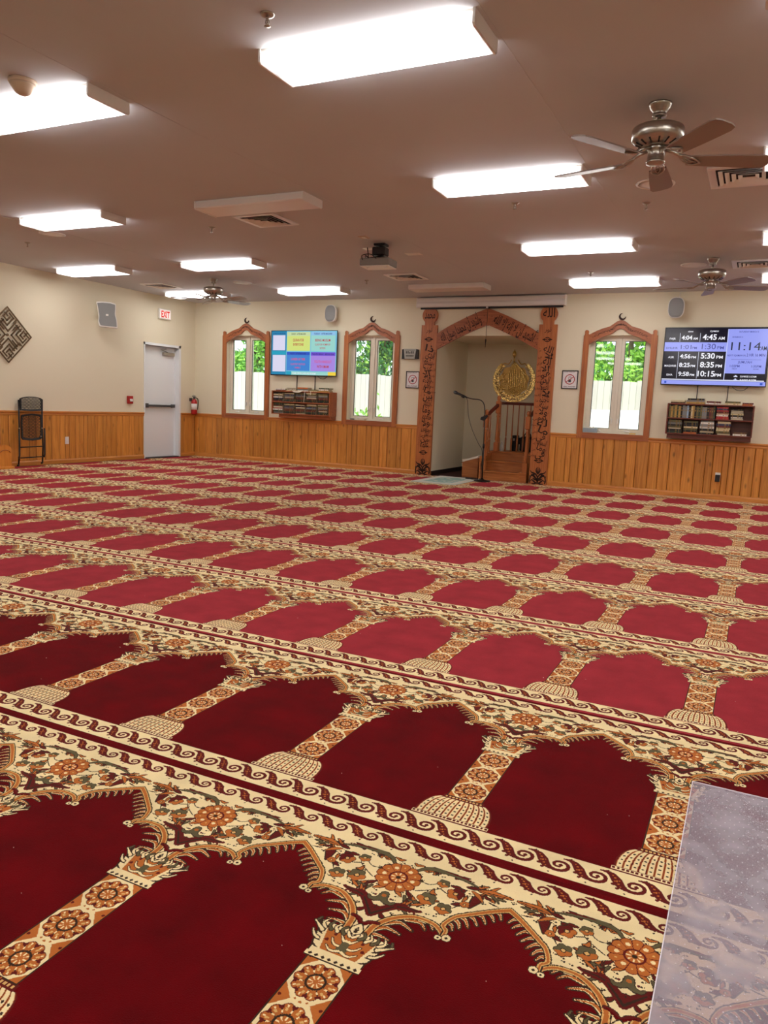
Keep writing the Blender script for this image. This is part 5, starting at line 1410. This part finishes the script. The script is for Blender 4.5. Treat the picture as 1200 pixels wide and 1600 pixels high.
obj('plinth', B().cbox(xa_-.0, xb_+.02, 7.84+TS, 8.12+TS, .001, .035, .004), 'honey', t)

# ================================================================== ceiling lights
lx = [-9.285, -6.855, -4.44, -1.98, .46, 2.9]; ly = [-3.55, -1.1, 1.35, 3.77, 6.20, 8.80, 11.20]
LW, LD = .61, .168
ROWN = {3.77: 'nearest visible row', 6.20: 'second row from the camera', 8.80: 'third row from the camera', 11.20: 'row along the back wall', 1.35: 'row overhead', -1.1: 'first row behind the camera', -3.55: 'row at the rear wall'}
COLN = ['leftmost column', 'second column', 'third column', 'column left of the fans', 'column right of the fans', 'rightmost column']
def fixture(dead, label, loc):
    t = thing('ceiling_light', label, 'ceiling light', (0, 0, 0), 'fluorescent ceiling lights')
    b1 = B().box(-LW+.004, LW-.004, -LD+.006, LD-.006, -.018, 0)
    obj('housing', b1, 'white', t)
    # wrap-around lens: flat face and two upturned sides
    pr_ = [(-LD, -.018), (-LD, -.062), (-LD+.012, -.072), (LD-.012, -.072), (LD, -.062), (LD, -.018)]
    b1 = B(); n = len(pr_); vs = [(-LW+.01, p, q) for p, q in pr_] + [(LW-.01, p, q) for p, q in pr_]
    b1.add(vs, [(i, i+1, n+i+1, n+i) for i in range(n-1)], 0)
    obj('lens', b1, 'deadlens' if dead else 'lens', t)
    for s_ in (-1, 1):
        pe = [(-LD-.003, 0), (-LD-.003, -.066), (-LD+.010, -.076), (LD-.010, -.076), (LD+.003, -.066), (LD+.003, 0)]
        obj('end_cap', B().prism(pe, YZ, s_*(LW-.012), s_*LW), 'white', t)
    t.location = loc; return t
lit0 = dead0 = None
for i, x in enumerate(lx):
    for y in ly:
        if (i == 2 and y == 8.80): continue
        dead = i == 2 and y in (6.20, 11.20)
        if x < -6 and y < 3: continue
        if dead: lab = 'unlit grey fluorescent ceiling light ' + ('above the projection screen' if y > 10 else 'before the projector beside a square vent')
        else: lab = 'lit fluorescent ceiling light in the %s, %s' % (COLN[i], ROWN[y])
        if dead:
            if dead0 is None: dead0 = fixture(True, lab, (x, y, H))
            else: dup(dead0, (x, y, H), lab)
        else:
            if lit0 is None: lit0 = fixture(False, lab, (x, y, H))
            else: dup(lit0, (x, y, H), lab)

# ================================================================== ceiling fans
def fan(loc, a0, label):
    t = thing('ceiling_fan', label, 'ceiling fan', (0, 0, 0), 'brushed nickel ceiling fans')
    obj('canopy', B().lathe([(.066, 0), (.068, -.008), (.062, -.016), (.058, -.03), (.040, -.05), (.036, -.062), (.042, -.068), (.040, -.078), (0, -.078)], n=32), 'steel', t)
    obj('downrod', B().tube([(0, 0, -.07), (0, 0, -.135)], .012, 12), 'steel', t)
    obj('motor_housing', B().lathe([(.012, -.122), (.05, -.124), (.125, -.132), (.146, -.142), (.152, -.152), (.150, -.205), (.142, -.214), (.10, -.236), (.07, -.244), (0, -.244)], n=40), 'steel', t)
    vb = B()
    for k in range(14):
        a = 2*math.pi*k/14
        vb.tube([(.085*math.cos(a), .085*math.sin(a), -.2405), (.125*math.cos(a), .125*math.sin(a), -.2235)], .006, 5)
    obj('vent_slots', vb, 'darkgap', t)['kind'] = 'stuff'
    obj('switch_housing', B().lathe([(.052, -.244), (.056, -.25), (.056, -.262), (.050, -.268), (.050, -.325), (.056, -.330), (.054, -.342), (.030, -.350), (0, -.350)], n=32), 'steel', t)
    for k in range(5):
        a = math.radians(a0+72*k); ca, sa = math.cos(a), math.sin(a); Rm_ = Matrix.Rotation(a, 4, 'Z'); tilt = Matrix.Rotation(math.radians(-11), 4, 'X')
        # blade outline along +x
        up = bez([(.19, .052), (.30, .060), (.46, .068), (.60, .072)], 5) + [(.645, .060), (.660, .030)]
        pts = up + [(x, -y) for x, y in up[::-1]]
        b1 = B().prism(pts, XY, -.004, .004).xf(tilt); b1.xf(Matrix.Translation((0, 0, -.318))).xf(Rm_)
        bl = obj('blade', b1, 'blade', t)
        b1 = B().tube([(.055, 0, -.262), (.10, 0, -.272), (.16, 0, -.300)], .011, 8)
        for s_ in (-1, 1):
            b1.tube(bez([(.13, 0, -.289), (.165, s_*.030, -.306+s_*-.004), (.215, s_*.034, -.326+s_*-.006), (.262, 0, -.330)], 5), .0065, 6)
            b1.tube(bez([(.15, 0, -.298), (.19, s_*.014, -.320), (.235, 0, -.328)], 5), .0045, 6)
        b1.xf(Rm_); obj('blade_iron', b1, 'steel', bl)
    t.location = loc; return t
f0 = fan((-.712, 5.045, H), 21, 'large brushed nickel ceiling fan with five taupe blades nearest the camera')
dup(f0, (-.656, 9.92, H), 'ceiling fan with nickel motor in front of the right television', rz=math.radians(4))
dup(f0, (-7.921, 9.937, H), 'ceiling fan with nickel motor in the far left part of the room', rz=math.radians(46))

# ================================================================== vents, sprinklers, sensors
def vent(cx, cy, w, label):
    t = thing('ceiling_vent', label, 'vent', (0, 0, 0), 'square ceiling air vents')
    b1 = B(); i, o_ = w/2-.055, w/2
    for (a, c, e, f) in ((-o_, o_, -o_, -i), (-o_, o_, i, o_), (-o_, -i, -i, i), (i, o_, -i, i)): b1.cbox(a, c, e, f, -.014, 0, .003)
    obj('frame', b1, 'white', t)
    obj('duct', B().box(-i, i, -i, i, -.004, -.001), 'darkgap', t)
    k = i-.018
    while k > .03:
        b1 = B(); z0, z1, g_ = -.020, -.005, .028
        for s_ in range(4):
            Rz = Matrix.Rotation(math.pi/2*s_, 4, 'Z')
            q = B().add([(-k, -k, z0), (k, -k, z0), (k-g_, -k+g_, z1), (-k+g_, -k+g_, z1), (-k, -k, z0-.002), (k, -k, z0-.002), (k-g_, -k+g_, z1-.002), (-k+g_, -k+g_, z1-.002)],
                        [(0,1,2,3), (7,6,5,4), (0,4,5,1), (1,5,6,2), (2,6,7,3), (3,7,4,0)]).xf(Rz)
            b1.merge(q)
        obj('louver', b1, 'white', t); k -= .045
    t.location = (cx, cy, H); return t
v0 = vent(-.25, 6.66, .56, 'square white air vent right of the nearest ceiling fan')
v1 = vent(-4.80, 6.86, .50, 'square air vent behind the nearer unlit ceiling light')
for (x, y, l) in ((-.22, 10.33, 'square air vent behind the fan near the right television'), (-9.38, 10.37, 'square air vent in the ceiling near the exit sign'), (-4.78, 10.36, 'square air vent between the projector and the projection screen')):
    dup(v1, (x, y, H), l)
def round_cover(x, y, r, label):
    t = thing('ceiling_speaker', label, 'ceiling speaker', (0, 0, 0), 'round white ceiling speakers')
    obj('rim', B().lathe([(r, 0), (r, -.006), (r-.012, -.010), (r-.018, -.006)], n=32), 'white', t)
    obj('grille', B().lathe([(r-.018, -.006), (r*.5, -.008), (0, -.009)], n=32), 'whiteplastic', t)
    t.location = (x, y, H); return t
c0 = round_cover(-.93, 6.70, .150, 'round white ceiling speaker behind the nearest fan')
for x, y, l in ((-.90, 10.28, 'round white ceiling speaker beside the fan near the right television'), (-7.68, 10.36, 'round white ceiling speaker beside the far left fan'), (-7.78, 6.74, 'round white ceiling speaker partly behind the left ceiling light')):
    dup(c0, (x, y, H), l)
def sprinkler(x, y, label):
    t = thing('sprinkler', label, 'sprinkler', (0, 0, 0), 'ceiling fire sprinklers')
    obj('escutcheon', B().lathe([(.036, 0), (.036, -.003), (.028, -.010), (.014, -.014), (0, -.014)], n=20), 'steel', t)
    b1 = B().tube([(0, 0, -.012), (0, 0, -.026)], .009, 8).tube([(.008, 0, -.026), (.011, 0, -.038), (.003, 0, -.052)], .0025, 6).tube([(-.008, 0, -.026), (-.011, 0, -.038), (-.003, 0, -.052)], .0025, 6).tube([(0, 0, -.026), (0, 0, -.052)], .003, 6)
    obj('head', b1, 'steel', t)
    db = B().lathe([(.005, -.052), (.016, -.054), (.017, -.056), (0, -.057)], n=12); obj('deflector', db, 'steel', t)
    t.location = (x, y, H); return t
s0 = sprinkler(-2.33, 3.31, 'chrome fire sprinkler on the ceiling by the nearest light')
for x, y, l in ((-2.16, 6.945, 'small fire sprinkler left of the nearest fan, beyond the second light row'), (-1.07, 7.264, 'small fire sprinkler just beyond the speaker behind the nearest fan'), (-8.573, 7.043, 'small fire sprinkler near the left wall under the left ceiling light'),
                (-5.60, 6.985, 'small fire sprinkler left of the vent by the nearer unlit light'), (-5.523, 10.546, 'small fire sprinkler left of the vent by the projector'), (-4.86, 10.20, 'small fire sprinkler at the edge of the vent by the projection screen'), (-2.18, 10.515, 'small fire sprinkler before the back row light right of the arch')):
    dup(s0, (x, y, H), l)
t = thing('motion_sensor', 'cream domed sensor on the ceiling at the upper left', 'sensor', (-4.20, 3.44, H)); M['cream'] = mat('cream_plastic', srgb(206, 184, 160), .5)
obj('base_plate', B().lathe([(.082, 0), (.082, -.014), (.076, -.022)], (-4.20, 3.44, H), 32), 'cream', t)
obj('dome', B().lathe([(.076, -.022), (.070, -.035), (.052, -.060), (.042, -.074), (.022, -.084), (0, -.087)], (-4.20, 3.44, H), 32), 'cream', t)
# projector and its fittings
px_, py_, pz_ = -4.14, 8.18, 2.80
t = thing('projector', 'grey white video projector hanging from the ceiling below a black mount', 'projector', (px_, py_, pz_))
rot = lambda b1: b1.xf(Matrix.Translation((px_, py_, pz_)) @ Matrix.Rotation(math.radians(4), 4, 'Z'))
M['projgrey'] = mat('projector_grey', srgb(136, 132, 126), .5)
obj('body', rot(B().cbox(-.185, .185, -.13, .13, -.030, .055, .012)), 'projgrey', t)
obj('bottom_cover', rot(B().cbox(-.178, .178, -.124, .124, -.040, -.030, .004)), 'whiteplastic', t)
obj('lens_barrel', rot(B().lathe([(.040, 0), (.042, .03), (.034, .035)], (.08, .13, .01), 20, 0, 'y')), 'black', t)
obj('foot', rot(B().lathe([(.018, -.052), (.018, -.04)], (-.10, -.06, 0), 12)), 'white', t); obj('foot', rot(B().lathe([(.018, -.052), (.018, -.04)], (.12, -.06, 0), 12)), 'white', t)
obj('mount_plate', rot(B().cbox(-.07, .07, .0, .13, .215, .240, .004)), 'black', t)
obj('mount_head', rot(B().cbox(-.085, .075, -.01, .13, .105, .200, .010).tube([(0, .06, .05), (0, .06, .22)], .02, 10)), 'black', t)
for k in range(4): obj('mount_arm', rot(B().tube([(-.02+.04*(k % 2), .06, .10), (-.12+.24*(k % 2), -.08+.2*(k//2), .055)], .008, 6)), 'black', t)
obj('cable', B().tube(bez([(-4.395, 8.38, H), (-4.37, 8.36, 2.93), (-4.33, 8.25, 2.85), (-4.25, 8.06, 2.88), (-4.20, 8.05, 2.85)], 6), .006, 8).tube(bez([(-4.27, 8.03, 2.83), (-4.25, 7.98, 2.87), (-4.15, 7.99, 2.88), (-4.10, 8.04, 2.84)], 6), .005, 8), 'black', t)
def ceil_plate(x, y, w, h, label, m='white'):
    t = thing('ceiling_socket', label, 'socket', (x, y, H))
    obj('cover_plate', B().cbox(x-w, x+w, y-h, y+h, H-.006, H, .002), m, t)
    obj('receptacle', B().cbox(x-w*.4, x+w*.4, y-h*.6, y+h*.6, H-.010, H-.006, .001), 'whiteplastic', t)
ceil_plate(-4.17, 7.86, .05, .06, 'small blank ceiling plate in front of the projector', 'cream')
ceil_plate(-4.395, 8.44, .075, .055, 'double white ceiling socket feeding the projector'); ceil_plate(-4.0, 8.85, .10, .07, 'white ceiling socket right behind the projector mount')

# ================================================================== frosted chair mat on the carpet
t = thing('chair_mat', 'frosted translucent plastic mat over the carpet at the lower right', 'floor mat', (.52, 2.0, 0))
mx0, mx1, my0, my1 = -.078, 1.15, 1.20, 2.60
b = B().cbox(mx0, mx1, my0, my1, .004, .0065, .001)
obj('sheet', b, 'frost', t)
M['stud'] = mat('frosted_stud', srgb(236, 230, 236), .25)
b = B(); n = 0
y = my0+.02
while y < my1-.01:
    x = mx0+.02+(.0 if n % 2 else .012)
    while x < mx0+.62:
        b.add([(x-.0012, y-.0012, .0066), (x+.0012, y-.0012, .0066), (x+.0012, y+.0012, .0066), (x-.0012, y+.0012, .0066), (x, y, .0078)], [(0,1,4), (1,2,4), (2,3,4), (3,0,4)])
        x += .025
    y += .025; n += 1
obj('studs', b, 'stud', t)['kind'] = 'stuff'
M['matedge'] = mat('frosted_edge', srgb(238, 232, 238), .3)
b = B().box(mx0-.001, mx0+.0015, my0, my1, .003, .0072).box(mx0, mx1, my1-.0015, my1+.001, .003, .0072)
obj('cut_edge', b, 'matedge', t)

# specks of lint on the near carpet
b = B(); rr = random.Random(4)
for i in range(60):
    x, y = rr.uniform(-3.2, .3), rr.uniform(.9, 3.6)
    r = rr.uniform(.0008, .0018); b.add([(x-r, y, .001), (x+r, y-r, .001), (x+r, y+r, .001), (x, y, .003)], [(0,1,3), (1,2,3), (2,0,3), (0,2,1)])
o = tag(obj('lint', b, 'paper'), 'tiny white specks of lint scattered on the near carpet', 'lint'); o['kind'] = 'stuff'

# ================================================================== outside the windows
gb = B()
gx = [-30, -15, -9, -6, -4, 0, 8, 20]; hh = [.15, .15, .5, 1.0, 1.52, 1.60, 1.6, 1.6]
rows = [YB+T+.02, 13.6, 15.5, 17.6, 18.4, 34]; fr_ = [0, 0, .45, 1, 1, 1.1]
vs = [(x, y, -.25+h*f) for y, f in zip(rows, fr_) for x, h in zip(gx, hh)]
n = len(gx); gb.add(vs, [(i*n+j, i*n+j+1, (i+1)*n+j+1, (i+1)*n+j) for i in range(len(rows)-1) for j in range(n-1)])
struct('ground', gb, 'gravel')
fy = 18.0
t = thing('picket_fence', 'white washed board fence outside beyond the windows', 'fence', (-8, fy, 0))
pm = {}
rr = random.Random(6)
def picket_me(h):
    if h not in pm:
        pts = [(-.0685, -.25), (.0685, -.25), (.0685, h-.012), (.058, h), (-.058, h), (-.0685, h-.012)]
        me = bpy.data.meshes.new('fence_board'); q = B().prism(pts, XZ, -.01, .01); me.from_pydata(q.v, [], q.f); me.materials.append(M['fence']); pm[h] = me
    return pm[h]
x = -17.5
while x < .6:
    o = bpy.data.objects.new('fence_board', picket_me(rr.choice((1.93, 1.945, 1.96)))); COL.objects.link(o); o.parent = t
    o.location = (x+8, 0, 0); x += .142
for z in (.45, 1.1, 1.75): obj('fence_rail', B().box(-17.5, .6, fy+.012, fy+.05, z-.04, z+.04), 'fence', t)
def tree(x, y, z0, h, r, n, label, seed, leafm):
    rr = random.Random(seed); t = thing('tree', label, 'tree', (x, y, z0), 'green trees beyond the fence')
    b1 = B().tube([(x, y, z0), (x+.05, y, z0+h*.4), (x-.05, y+.05, z0+h*.8)], [.11, .08, .03], 8)
    for k in range(7):
        a = rr.uniform(0, 6.28); zz = z0+h*rr.uniform(.3, .7)
        b1.tube([(x, y, zz), (x+r*.6*math.cos(a), y+r*.6*math.sin(a), zz+h*.2)], [.035, .012], 6)
    obj('trunk', b1, 'stem', t)
    lb = B(); vs, fs, ms_ = [], [], []
    cl = [(rr.gauss(0, .45)*r, rr.gauss(0, .4)*r, z0+h*(.15+.8*rr.random()), rr.uniform(.25, .5)*r) for _ in range(26)]
    for i in range(n):
        cx, cy, cz, cr = rr.choice(cl)
        d_ = Vector((rr.gauss(0, 1), rr.gauss(0, 1), rr.gauss(0, 1))).normalized()*cr*rr.random()**.35
        p = Vector((x+cx, y+cy, cz))+d_
        if p.y < fy+.12: p.y = fy+.12+rr.random()*.3
        a = Vector((rr.gauss(0, 1), rr.gauss(0, 1), rr.gauss(0, 1))).normalized(); c = a.orthogonal().normalized(); L_ = rr.uniform(.05, .10)
        o = len(vs); vs += [p-a*L_, p+c*L_*.45, p+a*L_, p-c*L_*.45]; fs.append((o, o+1, o+2, o+3)); ms_.append(rr.choice((0, 0, 1, 2)))
    lb.v = [tuple(v) for v in vs]; lb.f = fs; lb.m = ms_; lb.s = [False]*len(fs)
    o = obj('crown', lb, [leafm, 'leaf1', 'leaf2'], t); o['kind'] = 'stuff'
tree(-14.1, 19.9, -.1, 4.2, 1.35, 11000, 'leafy green tree beyond the fence seen through the leftmost window', 1, 'leaf0')
tree(-9.8, 19.9, -.1, 4.2, 1.35, 11000, 'bushy dark green tree beyond the fence seen through the middle window', 2, 'leaf3')
tree(-3.0, 19.9, .6, 3.9, 1.35, 12000, 'bright yellow green tree beyond the fence seen through the right window', 4, 'leaf2')
sb = B(); rr = random.Random(12)
for i in range(500):
    p = Vector((-7.45+rr.gauss(0, .16), 14.6+rr.gauss(0, .15), .35+abs(rr.gauss(0, .28)))); a = Vector((rr.gauss(0, 1), rr.gauss(0, .6), rr.gauss(0, 1))).normalized(); c = a.orthogonal().normalized()
    sb.add([p-a*.07, p+c*.025, p+a*.07, p-c*.025], [(0,1,2,3)], rr.choice((0, 1)))
t = thing('shrub', 'low bright green shrub outside behind the right pane of the middle window', 'shrub', (-7.45, 14.6, -.2))
obj('foliage', sb, ['leaf2', 'leaf0'], t)['kind'] = 'stuff'
obj('stem', B().tube([(-7.45, 14.6, -.22), (-7.45, 14.6, .6)], .02, 6), 'stem', t)
